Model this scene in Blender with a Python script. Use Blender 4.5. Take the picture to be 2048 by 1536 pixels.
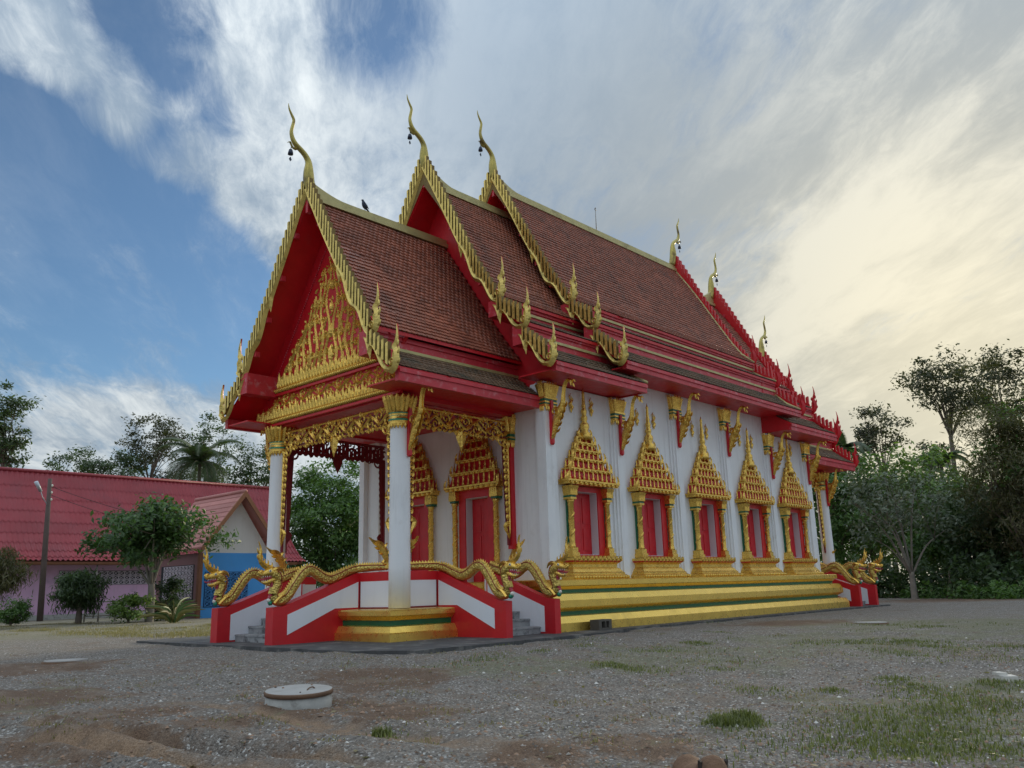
import bpy, math, random
import numpy as np
from mathutils import Vector, Matrix

for o in list(bpy.data.objects):
    bpy.data.objects.remove(o)
random.seed(7)
rng = np.random.default_rng(7)
SC = bpy.context.scene
COL = SC.collection
R = math.radians

# ------------------------------------------------------------------ camera
CAM = Vector((-13.398, -20.282, 1.2))
def cam_axes(az, pitch, roll):
    az, pitch, roll = R(az), R(pitch), R(roll)
    fwd = Vector((math.cos(az) * math.cos(pitch), math.sin(az) * math.cos(pitch), math.sin(pitch)))
    r = Vector((math.sin(az), -math.cos(az), 0))
    u = r.cross(fwd)
    return r * math.cos(roll) + u * math.sin(roll), u * math.cos(roll) - r * math.sin(roll), fwd
_r, _u, _f = cam_axes(42.708, 13.461, -1.606)
cd = bpy.data.cameras.new('camera')
cam = bpy.data.objects.new('camera', cd)
COL.objects.link(cam)
cam.matrix_world = Matrix(((_r.x, _u.x, -_f.x, CAM.x), (_r.y, _u.y, -_f.y, CAM.y), (_r.z, _u.z, -_f.z, CAM.z), (0, 0, 0, 1)))
cd.sensor_width = 36
cd.lens = 29.88
cd.clip_end = 3000
SC.camera = cam

# ------------------------------------------------------------------ node helper
class NB:
    def __init__(s, nt):
        s.nt = nt
        nt.nodes.clear()
    def n(s, t, **kw):
        nd = s.nt.nodes.new(t)
        for k, v in kw.items():
            setattr(nd, k, v)
        return nd
    def put(s, sock, v):
        if v is None:
            return
        if hasattr(v, 'links') or isinstance(v, bpy.types.NodeSocket):
            s.nt.links.new(v, sock)
        else:
            if sock.type == 'RGBA' and len(v) == 3:
                v = (*v, 1)
            sock.default_value = v
    def m(s, op, a, b=None, c=None, clamp=False):
        nd = s.n('ShaderNodeMath', operation=op, use_clamp=clamp)
        for i, v in enumerate((a, b, c)):
            if v is not None:
                s.put(nd.inputs[i], v)
        return nd.outputs[0]
    def vm(s, op, a, b=None, scale=None):
        nd = s.n('ShaderNodeVectorMath', operation=op)
        s.put(nd.inputs[0], a)
        if b is not None:
            s.put(nd.inputs[1], b)
        if scale is not None:
            s.put(nd.inputs['Scale'], scale)
        return nd.outputs['Value'] if op in ('DOT_PRODUCT', 'LENGTH', 'DISTANCE') else nd.outputs[0]
    def xyz(s, a, b, c):
        nd = s.n('ShaderNodeCombineXYZ')
        for i, v in enumerate((a, b, c)):
            s.put(nd.inputs[i], v)
        return nd.outputs[0]
    def sep(s, v):
        nd = s.n('ShaderNodeSeparateXYZ')
        s.put(nd.inputs[0], v)
        return nd.outputs
    def mix(s, f, a, b, blend='MIX'):
        nd = s.n('ShaderNodeMix', data_type='RGBA', blend_type=blend)
        s.put(nd.inputs[0], f)
        s.put(nd.inputs[6], a)
        s.put(nd.inputs[7], b)
        return nd.outputs[2]
    def noise(s, vec, scale, detail=4, rough=.55, dist=0, out='Fac'):
        nd = s.n('ShaderNodeTexNoise')
        s.put(nd.inputs['Vector'], vec)
        nd.inputs['Scale'].default_value = scale
        nd.inputs['Detail'].default_value = detail
        nd.inputs['Roughness'].default_value = rough
        nd.inputs['Distortion'].default_value = dist
        return nd.outputs[out]
    def vor(s, vec, scale, feature='F1', out='Distance', rnd=1):
        nd = s.n('ShaderNodeTexVoronoi', feature=feature)
        s.put(nd.inputs['Vector'], vec)
        nd.inputs['Scale'].default_value = scale
        nd.inputs['Randomness'].default_value = rnd
        return nd.outputs[out]
    def ss(s, v, a, b):
        nd = s.n('ShaderNodeMapRange', interpolation_type='SMOOTHSTEP')
        s.put(nd.inputs[0], v)
        nd.inputs[1].default_value = a
        nd.inputs[2].default_value = b
        return nd.outputs[0]
    def lin(s, v, a, b, c=0, d=1):
        nd = s.n('ShaderNodeMapRange')
        s.put(nd.inputs[0], v)
        for i, k in enumerate((a, b, c, d)):
            nd.inputs[i + 1].default_value = k
        return nd.outputs[0]

# ------------------------------------------------------------------ world: low evening sun behind streaky cloud
SUN_AZ, SUN_EL = 13.0, 11.0
def dvec(az, el):
    return (math.cos(R(az)) * math.cos(R(el)), math.sin(R(az)) * math.cos(R(el)), math.sin(R(el)))
W = bpy.data.worlds.new('World')
SC.world = W
W.use_nodes = True
b = NB(W.node_tree)
tc = b.n('ShaderNodeTexCoord').outputs['Generated']
nrm = b.vm('NORMALIZE', tc)
x, y, z = b.sep(nrm)
sky = b.n('ShaderNodeTexSky', sky_type='NISHITA')
sky.sun_disc = False
sky.sun_elevation = R(SUN_EL)
sky.sun_rotation = R(90 - SUN_AZ)
sky.air_density = 1.0
sky.dust_density = .1
sky.ozone_density = 3.6
bg_sky = b.n('ShaderNodeBackground')
b.put(bg_sky.inputs[0], sky.outputs[0])
bg_sky.inputs[1].default_value = .07
zc = b.m('ADD', b.m('MAXIMUM', z, 0.0), .14)
px, py = b.m('DIVIDE', x, zc), b.m('DIVIDE', y, zc)
ca, sa = math.cos(R(52)), math.sin(R(52))
al = b.m('ADD', b.m('MULTIPLY', px, ca), b.m('MULTIPLY', py, sa))
ac = b.m('SUBTRACT', b.m('MULTIPLY', py, ca), b.m('MULTIPLY', px, sa))
p1 = b.xyz(b.m('MULTIPLY', al, .55), ac, 0.0)
p2 = b.xyz(b.m('MULTIPLY', al, .30), ac, 3.0)
warp = b.noise(p1, 1.6, 4, .6, 0, 'Color')
wv = b.vm('SUBTRACT', warp, (.5, .5, .5))
p1w = b.vm('ADD', p1, b.vm('SCALE', wv, scale=.40))
p2w = b.vm('ADD', p2, b.vm('SCALE', wv, scale=.22))
n1 = b.noise(b.vm('ADD', p1w, (3.1, 1.7, 0)), 1.1, 12, .62)
n2 = b.noise(b.vm('ADD', p1, (7.7, 4.2, 0)), .6, 3, .5)
n3 = b.noise(b.vm('ADD', p1w, (1.3, 9.4, 2)), 1.35, 12, .64)
n4 = b.noise(b.vm('ADD', p2w, (5.3, 2.4, 7)), 3.4, 10, .7)
def blob(az, el, r0, r1):
    return b.ss(b.vm('DOT_PRODUCT', nrm, dvec(az, el)), math.cos(R(r1)), math.cos(R(r0)))
base = b.m('ADD', b.m('MULTIPLY', n1, .74), b.m('MULTIPLY', n2, .30))
base = b.m('ADD', base, b.m('MULTIPLY', b.m('SUBTRACT', n4, .5), .50))
base = b.m('ADD', base, .11)
for (az, el, r0, r1, am) in ((71.5, 21, 0, 12, .30), (66, 19, 0, 8, .18), (78, 25, 0, 7, .16), (68, 34, 0, 5, .20), (65, 29.5, 0, 4, .14), (52, 36.5, 0, 6, .22), (61, 16, 0, 7, .10),
                           (75, 32, 0, 4, -.13), (71, 30, 0, 4, -.15), (67.5, 27.5, 0, 4.5, -.16), (63.5, 26, 0, 4, -.12), (60, 24, 0, 4, -.08), (58, 33, 0, 6, -.05)):
    base = b.m('SUBTRACT', base, b.m('MULTIPLY', blob(az, el, r0, r1), am))
sd = b.vm('DOT_PRODUCT', nrm, dvec(SUN_AZ, SUN_EL))
near = b.ss(sd, .78, 1.0)
base = b.m('ADD', base, b.m('MULTIPLY', near, .06))
low = b.m('SUBTRACT', 1.0, b.ss(z, .10, .32))
base = b.m('ADD', base, b.m('MULTIPLY', low, .10))
cov = b.m('MAXIMUM', b.m('MULTIPLY', b.ss(base, .40, .66), .97), b.m('ADD', .10, b.m('MULTIPLY', b.ss(n4, .50, .72), .32)))
dark = b.mix(near, (.135, .175, .222), (.18, .195, .198))
lite = b.mix(near, (.405, .43, .435), (.355, .35, .31))
shade = b.ss(b.m('ADD', b.m('MULTIPLY', n3, .72), b.m('MULTIPLY', n4, .45)), .50, .70)
# heavier grey layer high on the right, thin bright cloud low on the left
grey = blob(37, 34, 3, 19)
shade = b.m('MULTIPLY', shade, b.m('SUBTRACT', 1.0, b.m('MULTIPLY', grey, .85)))
cl = b.mix(shade, dark, lite)
glow = b.m('POWER', b.m('MAXIMUM', sd, 0.0), 40.0)
cl = b.mix(b.m('MULTIPLY', glow, .40), cl, (.80, .69, .43))
# overcast brightening towards the zenith, added above the view to lift shaded walls
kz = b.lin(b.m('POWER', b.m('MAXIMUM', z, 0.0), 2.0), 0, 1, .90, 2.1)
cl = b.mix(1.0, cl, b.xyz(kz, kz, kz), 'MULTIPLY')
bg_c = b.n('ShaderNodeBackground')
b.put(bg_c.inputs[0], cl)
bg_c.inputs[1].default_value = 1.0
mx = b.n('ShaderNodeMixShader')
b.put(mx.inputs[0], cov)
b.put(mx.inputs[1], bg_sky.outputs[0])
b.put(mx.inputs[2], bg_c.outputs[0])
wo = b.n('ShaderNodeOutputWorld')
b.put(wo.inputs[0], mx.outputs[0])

sl = bpy.data.lights.new('sun', 'SUN')
sl.energy = 1.5
sl.angle = R(12)
sl.color = (1, .86, .62)
sun = bpy.data.objects.new('sun', sl)
COL.objects.link(sun)
sun.rotation_euler = Vector(dvec(SUN_AZ, SUN_EL)).to_track_quat('Z', 'Y').to_euler()

vs = SC.view_settings
SC.display_settings.display_device = 'sRGB'
vs.view_transform = 'Standard'
vs.look = 'None'
vs.exposure = 1.0
vs.gamma = 1
vs.use_curve_mapping = False

# ------------------------------------------------------------------ materials
MT = {}
def material(name, col, rough=.5, metal=0, var=.12, vscale=3, bump=0, bscale=20, bdetail=3, col2=None, c2scale=2, c2lo=.5, c2hi=.65,
             streak=0, coat=0, spec=.5, voro=0, voscale=10, isl=0, sub=None):
    m = bpy.data.materials.new(name)
    m.use_nodes = True
    b = NB(m.node_tree)
    pb = b.n('ShaderNodeBsdfPrincipled')
    out = b.n('ShaderNodeOutputMaterial')
    b.put(out.inputs[0], pb.outputs[0])
    geo = b.n('ShaderNodeNewGeometry')
    pos = geo.outputs['Position']
    c = None
    if var:
        k = b.lin(b.noise(pos, vscale, 5, .6), .25, .75, 1 - var, 1 + var)
        c = b.mix(1.0, col, b.xyz(k, k, k), 'MULTIPLY')
    else:
        c = col
    if col2:
        c = b.mix(b.ss(b.noise(b.vm('ADD', pos, (11, 5, 3)), c2scale, 6, .62), c2lo, c2hi), c, col2)
    if isl:
        k = b.lin(b.m('FRACT', b.m('ADD', geo.outputs['Random Per Island'], b.n('ShaderNodeObjectInfo').outputs['Random'])), 0, 1, 1 - isl, 1 + isl)
        c = b.mix(1.0, c, b.xyz(k, k, k), 'MULTIPLY')
    if streak:
        px, py, pz = b.sep(pos)
        s = b.noise(b.xyz(b.m('MULTIPLY', px, 5.0), b.m('MULTIPLY', py, 5.0), b.m('MULTIPLY', pz, .35)), 1.0, 5, .6)
        c = b.mix(b.m('MULTIPLY', b.ss(s, .5, .75), streak), c, (.23, .22, .2))
    if streak:
        st = b.ss(b.noise(b.xyz(b.m('MULTIPLY', px, 1.2), b.m('MULTIPLY', py, 1.2), b.m('MULTIPLY', pz, .8)), 1.6, 8, .7), .56, .72)
        c = b.mix(b.m('MULTIPLY', st, streak * 1.1), c, (.40, .37, .32))
        cr = b.ss(b.noise(b.vm('ADD', pos, (31, 7, 2)), 9, 6, .75), .66, .72)
        c = b.mix(b.m('MULTIPLY', cr, streak * 1.6), c, (.28, .26, .24))
    b.put(pb.inputs['Base Color'], c)
    pb.inputs['Metallic'].default_value = metal
    rr = b.lin(b.noise(pos, vscale * 2.3, 4), .3, .7, max(rough - .08, .05), min(rough + .08, 1))
    b.put(pb.inputs['Roughness'], rr)
    pb.inputs['Specular IOR Level'].default_value = spec
    if coat:
        pb.inputs['Coat Weight'].default_value = coat
        pb.inputs['Coat Roughness'].default_value = .25
    if bump or voro:
        h = None
        if bump:
            h = b.m('MULTIPLY', b.noise(pos, bscale, bdetail, .6), bump)
        if voro:
            hv = b.m('MULTIPLY', b.vor(pos, voscale), voro)
            h = hv if h is None else b.m('ADD', h, hv)
        bp = b.n('ShaderNodeBump')
        bp.inputs['Strength'].default_value = 1
        bp.inputs['Distance'].default_value = .02
        b.put(bp.inputs['Height'], h)
        b.put(pb.inputs['Normal'], bp.outputs[0])
    MT[name] = m
    return m

material('gold', (.82, .535, .12), .29, .86, .2, 5, .45, 30, 4, (.42, .26, .06), 6, .56, .76)
material('gold_smooth', (.88, .61, .14), .30, .84, .10, 2.5, 0, 9, 4, (.58, .42, .12), 1.6, .55, .85)
material('gold_pale', (.72, .54, .16), .34, .66, .18, 5, .5, 22, 4, (.30, .25, .09), 3.5, .54, .75)
material('chofa', (.46, .38, .11), .36, .65, .2, 3, .3, 14, 3, (.16, .11, .05), 1.3, .5, .7)
material('gold_fin', (.82, .60, .17), .34, .8, .2, 6, .3, 22, 4, (.42, .30, .08), 5, .5, .75)
material('gold_dark', (.20, .13, .035), .5, .4, .2, 6)
material('gold_scale', (.64, .48, .13), .36, .78, .2, 6, .2, 30, 3, voro=1.5, voscale=19)
material('red', (.60, .011, .020), .45, 0, .12, 2, .1, 30, 3, (.53, .03, .036), 1.8, .52, .8, coat=.04)
material('red_weathered', (.57, .030, .048), .48, 0, .14, 2, .15, 25, 4, (.60, .17, .19), 4.5, .52, .72, coat=.1)
material('red_dark', (.30, .008, .013), .5, 0, .1, 2)
material('maroon', (.21, .012, .022), .5, 0, .1, 2)
material('white', (.86, .88, .905), .6, 0, .035, .8, .08, 40, 4, (.79, .81, .84), .7, .5, .75, streak=.18)
material('white_panel', (.81, .84, .905), .55, 0, .03, 1.2, .08, 30, 4, streak=.07)
material('reveal', (.62, .62, .66), .6, 0, .05, 2)
material('green', (.010, .13, .055), .35, 0, .15, 4)
material('green_bright', (.02, .26, .15), .3, .1, .15, 6)
material('tile', (.315, .098, .055), .42, 0, .22, 1.2, .3, 18, 3, (.21, .075, .048), .9, .47, .72, isl=.25, spec=.5)
material('tile_moss', (.17, .10, .055), .5, 0, .25, 1.6, .3, 18, 3, (.07, .06, .035), 1.4, .45, .7, isl=.22)
material('tile_bed', (.045, .018, .015), .8, 0, .2, 3)
material('ridge', (.50, .44, .20), .45, .35, .14, 3, .2, 14, 4, (.33, .28, .13), 2, .5, .75)
material('step', (.34, .35, .36), .8, 0, .2, 5, .4, 30, 5, (.10, .10, .11), 3.5, .48, .66)
material('concrete', (.42, .42, .40), .85, 0, .14, 5, .4, 30, 5, (.23, .22, .20), 4, .5, .72)
material('lid_top', (.40, .39, .375), .85, 0, .12, 6, .4, 40, 5, (.36, .33, .30), 5, .55, .7)
material('lid_rim', (.16, .095, .06), .9, 0, .2, 8, .4, 40, 5)
material('apron', (.075, .076, .078), .8, 0, .25, 1.4, .5, 16, 6, (.19, .185, .175), 1.7, .5, .68)
material('block', (.11, .10, .085), .95, 0, .2, 9, .6, 40, 5)
material('teeth', (.8, .78, .7), .4)
material('mouth', (.45, .05, .08), .4)
material('ink', (.012, .012, .014), .5)
material('bell', (.03, .04, .07), .4, .4)
material('pink_wall', (.72, .45, .66), .75, 0, .08, .5, .05, 20, 3, (.38, .27, .42), .5, .55, .8, streak=.18)
material('blue_wall', (.06, .31, .74), .65, 0, .08, .6, streak=.05)
material('gable_white', (.64, .63, .62), .75, 0, .08, .5, streak=.15)
material('brown_wall', (.22, .115, .12), .75, 0, .1, .7)
material('brown_wood', (.20, .085, .045), .7, 0, .15, 1)
material('vent', (.62, .55, .62), .75, 0, .08, 2)
material('vent_blue', (.06, .24, .55), .7, 0, .08, 2)
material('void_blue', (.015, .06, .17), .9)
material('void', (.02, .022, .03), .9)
material('sheet_red', (.31, .034, .046), .5, 0, .14, .35, .1, 6, 3, (.25, .036, .05), .5, .48, .72, isl=.1)
material('tile_pink', (.50, .22, .20), .8, 0, .12, 1, .3, 14, 3, (.42, .18, .16), .6, .5, .75, isl=.12)
material('verge_brown', (.30, .13, .065), .7, 0, .12, 1.5)
material('pole', (.115, .085, .075), .85, 0, .18, 2, .4, 10, 5)
material('lamp', (.55, .60, .66), .4, .3)
material('pipe', (.30, .28, .25), .6, .3, .2, 3)
material('cable', (.02, .02, .022), .7)
material('bark', (.16, .13, .105), .9, 0, .2, 3, .6, 14, 5)
material('bark_pale', (.24, .22, .19), .85, 0, .22, 3, .5, 14, 5)
material('dog_fur', (.19, .105, .06), .85, 0, .2, 9, .5, 70, 3, (.12, .07, .045), 7, .5, .7)
material('dog_dark', (.03, .02, .016), .8, 0, .15, 9)
material('stone', (.21, .19, .17), .85, 0, .2, 3, isl=.55)
material('stone_brown', (.21, .135, .09), .9, 0, .2, 3, isl=.5)
material('stone_white', (.62, .60, .56), .8, 0, .1, 4)

def leafmat(name, c1, c2, trans=.3, rough=.5):
    m = bpy.data.materials.new(name)
    m.use_nodes = True
    b = NB(m.node_tree)
    geo = b.n('ShaderNodeNewGeometry')
    k = b.m('ADD', b.m('MULTIPLY', geo.outputs['Random Per Island'], .6), b.m('MULTIPLY', b.noise(geo.outputs['Position'], .55, 3), .55))
    c = b.mix(b.ss(k, .2, .9), c1, c2)
    pb = b.n('ShaderNodeBsdfPrincipled')
    b.put(pb.inputs['Base Color'], c)
    pb.inputs['Roughness'].default_value = rough
    tr = b.n('ShaderNodeBsdfTranslucent')
    b.put(tr.inputs[0], b.mix(1.0, c, (1.3, 1.5, .6), 'MULTIPLY'))
    mx = b.n('ShaderNodeMixShader')
    mx.inputs[0].default_value = trans
    b.put(mx.inputs[1], pb.outputs[0])
    b.put(mx.inputs[2], tr.outputs[0])
    out = b.n('ShaderNodeOutputMaterial')
    b.put(out.inputs[0], mx.outputs[0])
    MT[name] = m
leafmat('leaf_dark', (.045, .075, .040), (.095, .150, .065))
leafmat('leaf_mid', (.055, .115, .037), (.13, .235, .062))
leafmat('leaf_fig', (.035, .075, .028), (.085, .165, .05))
leafmat('leaf_light', (.085, .155, .042), (.18, .27, .07))
leafmat('leaf_grey', (.07, .098, .062), (.16, .195, .135), .2)
leafmat('leaf_olive', (.072, .075, .034), (.14, .130, .060))
leafmat('leaf_palm', (.045, .075, .036), (.085, .125, .055), .2)
leafmat('leaf_yellow', (.12, .12, .03), (.25, .22, .06))
leafmat('leaf_sparse', (.038, .048, .026), (.085, .090, .048))
leafmat('grass', (.10, .125, .04), (.22, .235, .085))
leafmat('grass_dry', (.19, .165, .085), (.30, .255, .14))

# ------------------------------------------------------------------ mesh helpers
class MB:
    def __init__(s):
        s.v, s.f, s.m, s.s = [], [], [], []
    def add(s, vs, fs, mat=0, smooth=False):
        k = len(s.v)
        s.v.extend([tuple(p) for p in vs])
        for i, f in enumerate(fs):
            s.f.append(tuple(j + k for j in f))
            s.m.append(mat if isinstance(mat, int) else mat[i])
            s.s.append(smooth)
        return s
    def box(s, x0, x1, y0, y1, z0, z1, mat=0):
        return s.add([(x0, y0, z0), (x1, y0, z0), (x1, y1, z0), (x0, y1, z0), (x0, y0, z1), (x1, y0, z1), (x1, y1, z1), (x0, y1, z1)],
                     [(0, 3, 2, 1), (4, 5, 6, 7), (0, 1, 5, 4), (1, 2, 6, 5), (2, 3, 7, 6), (3, 0, 4, 7)], mat)
    def prism(s, poly, O, U, V, Wd, t, mat=0, mside=None, mback=None):
        """polygon (u,v) list extruded from O along Wd*t"""
        O, U, V, Wd = Vector(O), Vector(U), Vector(V), Vector(Wd)
        n = len(poly)
        a = [O + U * p[0] + V * p[1] for p in poly]
        c = [p + Wd * t for p in a]
        mside = mat if mside is None else mside
        mback = mat if mback is None else mback
        return s.add(a + c, [tuple(range(n - 1, -1, -1)), tuple(range(n, 2 * n))] + [(i, (i + 1) % n, n + (i + 1) % n, n + i) for i in range(n)],
                     [mback, mat] + [mside] * n)
    def tube(s, pts, rad, n=8, mat=0, up=(0, 0, 1), sq=1.0, cap=True, smooth=True):
        pts = [Vector(p) for p in pts]
        up = Vector(up)
        N = len(pts)
        if not hasattr(rad, '__len__'):
            rad = [rad] * N
        vs, fs = [], []
        for i, p in enumerate(pts):
            t = (pts[min(i + 1, N - 1)] - pts[max(i - 1, 0)])
            t = t.normalized() if t.length > 1e-9 else Vector((0, 0, 1))
            sd = t.cross(up)
            if sd.length < 1e-4:
                sd = t.cross(Vector((1, .01, .02)))
            sd.normalize()
            nn = sd.cross(t)
            for k in range(n):
                a = 2 * math.pi * k / n
                vs.append(p + sd * math.cos(a) * rad[i] * sq + nn * math.sin(a) * rad[i])
        for i in range(N - 1):
            for k in range(n):
                fs.append((i * n + k, i * n + (k + 1) % n, (i + 1) * n + (k + 1) % n, (i + 1) * n + k))
        if cap:
            fs.append(tuple(range(n - 1, -1, -1)))
            fs.append(tuple(range((N - 1) * n, N * n)))
        return s.add(vs, fs, mat, smooth)
    def lathe(s, prof, n=16, c=(0, 0, 0), mat=0, smooth=True, sx=1, sy=1):
        vs, fs, ms = [], [], []
        for r, z in prof:
            for k in range(n):
                a = 2 * math.pi * k / n
                vs.append((c[0] + r * math.cos(a) * sx, c[1] + r * math.sin(a) * sy, c[2] + z))
        for i in range(len(prof) - 1):
            for k in range(n):
                fs.append((i * n + k, i * n + (k + 1) % n, (i + 1) * n + (k + 1) % n, (i + 1) * n + k))
                ms.append(mat if isinstance(mat, int) else mat[i])
        fs.append(tuple(range(n - 1, -1, -1)))
        ms.append(mat if isinstance(mat, int) else mat[0])
        fs.append(tuple(range((len(prof) - 1) * n, len(prof) * n)))
        ms.append(mat if isinstance(mat, int) else mat[-1])
        return s.add(vs, fs, ms, smooth)
    def rings(s, prof, cx, cy, hx, hy, mats):
        """mitred rectangular moulding, prof = (offset, z)"""
        vs, fs, ms = [], [], []
        for o, z in prof:
            vs += [(cx - hx - o, cy - hy - o, z), (cx + hx + o, cy - hy - o, z), (cx + hx + o, cy + hy + o, z), (cx - hx - o, cy + hy + o, z)]
        for i in range(len(prof) - 1):
            for k in range(4):
                fs.append((4 * i + k, 4 * i + (k + 1) % 4, 4 * i + 4 + (k + 1) % 4, 4 * i + 4 + k))
                ms.append(mats[i])
        fs.append((len(vs) - 4, len(vs) - 3, len(vs) - 2, len(vs) - 1))
        ms.append(mats[-1])
        return s.add(vs, fs, ms)
    def ribbon(s, pts, wid, O, U, V, Wd, h=.03, hb=.01, mf=0, mk=0):
        """domed ribbon following (u,v) points on a plane"""
        O, U, V, Wd = Vector(O), Vector(U), Vector(V), Vector(Wd)
        N = len(pts)
        if not hasattr(wid, '__len__'):
            wid = [wid] * N
        vs, fs, ms = [], [], []
        for i, p in enumerate(pts):
            a, c = pts[max(i - 1, 0)], pts[min(i + 1, N - 1)]
            tx, ty = c[0] - a[0], c[1] - a[1]
            l = math.hypot(tx, ty) or 1
            nx, ny = -ty / l * wid[i] / 2, tx / l * wid[i] / 2
            hh = min(h, wid[i] * .6 + .004)
            P = O + U * p[0] + V * p[1]
            D = U * nx + V * ny
            vs += [P + D, P + Wd * hh, P - D, P - Wd * hb]
        for i in range(N - 1):
            a = 4 * i
            for k, m in ((0, mf), (1, mf), (2, mk), (3, mk)):
                fs.append((a + k, a + (k + 1) % 4, a + 4 + (k + 1) % 4, a + 4 + k))
                ms.append(m)
        fs += [(3, 2, 1, 0), (4 * N - 4, 4 * N - 3, 4 * N - 2, 4 * N - 1)]
        ms += [mk, mk]
        return s.add(vs, fs, ms)
    def cone(s, base, tip, r, n=5, mat=0):
        return s.tube([base, tip], [r, .002], n, mat, up=(.3, .5, .8))
    def ball(s, c, r, n=10, mat=0, sc=(1, 1, 1)):
        pr = [(max(.001, r * math.sin(math.pi * i / 6)), -r * math.cos(math.pi * i / 6) * sc[2]) for i in range(7)]
        return s.lathe(pr, n, c, mat, True, sc[0], sc[1])
    def mirror_x(s, xm):
        s.v = [(2 * xm - p[0], p[1], p[2]) for p in s.v]
        s.f = [f[::-1] for f in s.f]
        return s
    def mirror_y(s):
        s.v = [(p[0], -p[1], p[2]) for p in s.v]
        s.f = [f[::-1] for f in s.f]
        return s
    def mesh(s, name, mats):
        me = bpy.data.meshes.new(name)
        me.from_pydata(s.v, [], s.f)
        for m in mats:
            me.materials.append(MT[m])
        me.polygons.foreach_set('material_index', s.m)
        me.polygons.foreach_set('use_smooth', s.s)
        me.update()
        return me
    def build(s, name, mats, parent=None, loc=None, rz=0, **props):
        if isinstance(mats, str):
            mats = [mats]
        return link(name, s.mesh(name, mats), parent, loc, rz, **props)

def link(name, me, parent=None, loc=None, rz=0, **props):
    o = bpy.data.objects.new(name, me)
    COL.objects.link(o)
    if parent is not None:
        o.parent = parent
    if loc is not None:
        o.location = loc
    if rz:
        o.rotation_euler = (0, 0, rz)
    for k, v in props.items():
        o[k] = v
    return o
def empty(name, parent=None, loc=None, rz=0, **props):
    o = link(name, None, parent, loc, rz, **props)
    o.empty_display_size = .2
    return o
def copy_tree(o, parent=None):
    c = o.copy()
    COL.objects.link(c)
    c.parent = parent
    for ch in list(o.children):
        copy_tree(ch, c)
    return c
def np_mesh(name, V, F, mats, mi=None, smooth=False):
    V = np.asarray(V, np.float32)
    F = np.asarray(F, np.int32)
    me = bpy.data.meshes.new(name)
    k = F.shape[1]
    me.vertices.add(len(V))
    me.vertices.foreach_set('co', V.ravel())
    me.loops.add(F.size)
    me.loops.foreach_set('vertex_index', F.ravel())
    me.polygons.add(len(F))
    me.polygons.foreach_set('loop_start', np.arange(0, F.size, k, dtype=np.int32))
    me.polygons.foreach_set('loop_total', np.full(len(F), k, np.int32))
    for m in ([mats] if isinstance(mats, str) else mats):
        me.materials.append(MT[m])
    if mi is not None:
        me.polygons.foreach_set('material_index', np.asarray(mi, np.int32))
    if smooth:
        me.polygons.foreach_set('use_smooth', np.ones(len(F), bool))
    me.update(calc_edges=True)
    me.validate()
    return me

def interp(prof, x):
    for (a, c), (d, e) in zip(prof, prof[1:]):
        if a <= x <= d:
            return c + (e - c) * (x - a) / (d - a)
    (a, c), (d, e) = (prof[-2], prof[-1]) if x > prof[-1][0] else (prof[0], prof[1])
    return c + (e - c) * (x - a) / (d - a)
def smooth_path(pts, n=4):
    """Catmull-Rom through points of any dimension"""
    P = [np.array(p, float) for p in pts]
    P = [2 * P[0] - P[1]] + P + [2 * P[-1] - P[-2]]
    out = []
    for i in range(1, len(P) - 2):
        for k in range(n):
            t = k / n
            out.append(.5 * (2 * P[i] + (P[i + 1] - P[i - 1]) * t + (2 * P[i - 1] - 5 * P[i] + 4 * P[i + 1] - P[i + 2]) * t * t
                             + (3 * P[i] - P[i - 1] - 3 * P[i + 1] + P[i + 2]) * t ** 3))
    out.append(P[-2])
    return [tuple(p) for p in out]
def sub(vals, n=4):
    return [p[0] for p in smooth_path([(v,) for v in vals], n)]
def spiral(c, r0, turns, a0, d=1, n=18, r1=.02):
    return [(c[0] + (r0 + (r1 - r0) * i / n) * math.cos(a0 + d * turns * 2 * math.pi * i / n),
             c[1] + (r0 + (r1 - r0) * i / n) * math.sin(a0 + d * turns * 2 * math.pi * i / n)) for i in range(n + 1)]
def flamelet(mb, p, ang, L, w, bend, fr, h=.03, mf=0, mk=0):
    """small flame leaf starting at p (u,v), pointing at ang, bending"""
    pts, wd = [], []
    for i in range(6):
        t = i / 5
        a = ang + bend * t
        pts.append((p[0] + L * t * math.cos(a), p[1] + L * t * math.sin(a)))
        wd.append(max(.006, w * (math.sin(math.pi * min(1, (t * .8 + .2))) ** .8) * (1 - .25 * t)))
    mb.ribbon(pts, wd, *fr, h=h, mf=mf, mk=mk)
def vine_band(mb, L, H, n, fr, mf=0, mk=0, h=.035, seed=0):
    """scrolling foliage filling a band: u 0..L, v -H/2..H/2"""
    rn = random.Random(seed)
    pts = [(L * i / (n * 8), .2 * H * math.sin(math.pi * i / 8)) for i in range(n * 8 + 1)]
    mb.ribbon(pts, .16 * H, *fr, h=h, mf=mf, mk=mk)
    for i in range(n):
        sg = 1 if i % 2 else -1
        cx = L * (i + .5) / n
        c = (cx, sg * .17 * H)
        r = min(.30 * H, .5 * L / n)
        mb.ribbon(spiral(c, r, 1.4, -sg * math.pi / 2, sg, 16), [.13 * H * (1 - .5 * k / 16) for k in range(17)], *fr, h=h, mf=mf, mk=mk)
        for k in range(5):
            a = sg * math.pi * (.1 + .2 * k)
            flamelet(mb, (c[0] + r * .9 * math.cos(a), c[1] + r * .75 * math.sin(a)), a, .26 * H, .13 * H, .7 * rn.choice((-1, 1)), fr, h, mf, mk)
        for k in range(6):
            flamelet(mb, (cx + (rn.random() - .5) * L / n, -sg * H * (.1 + .3 * rn.random())), rn.random() * 6.28, .2 * H, .1 * H, 1, fr, h, mf, mk)

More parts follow.
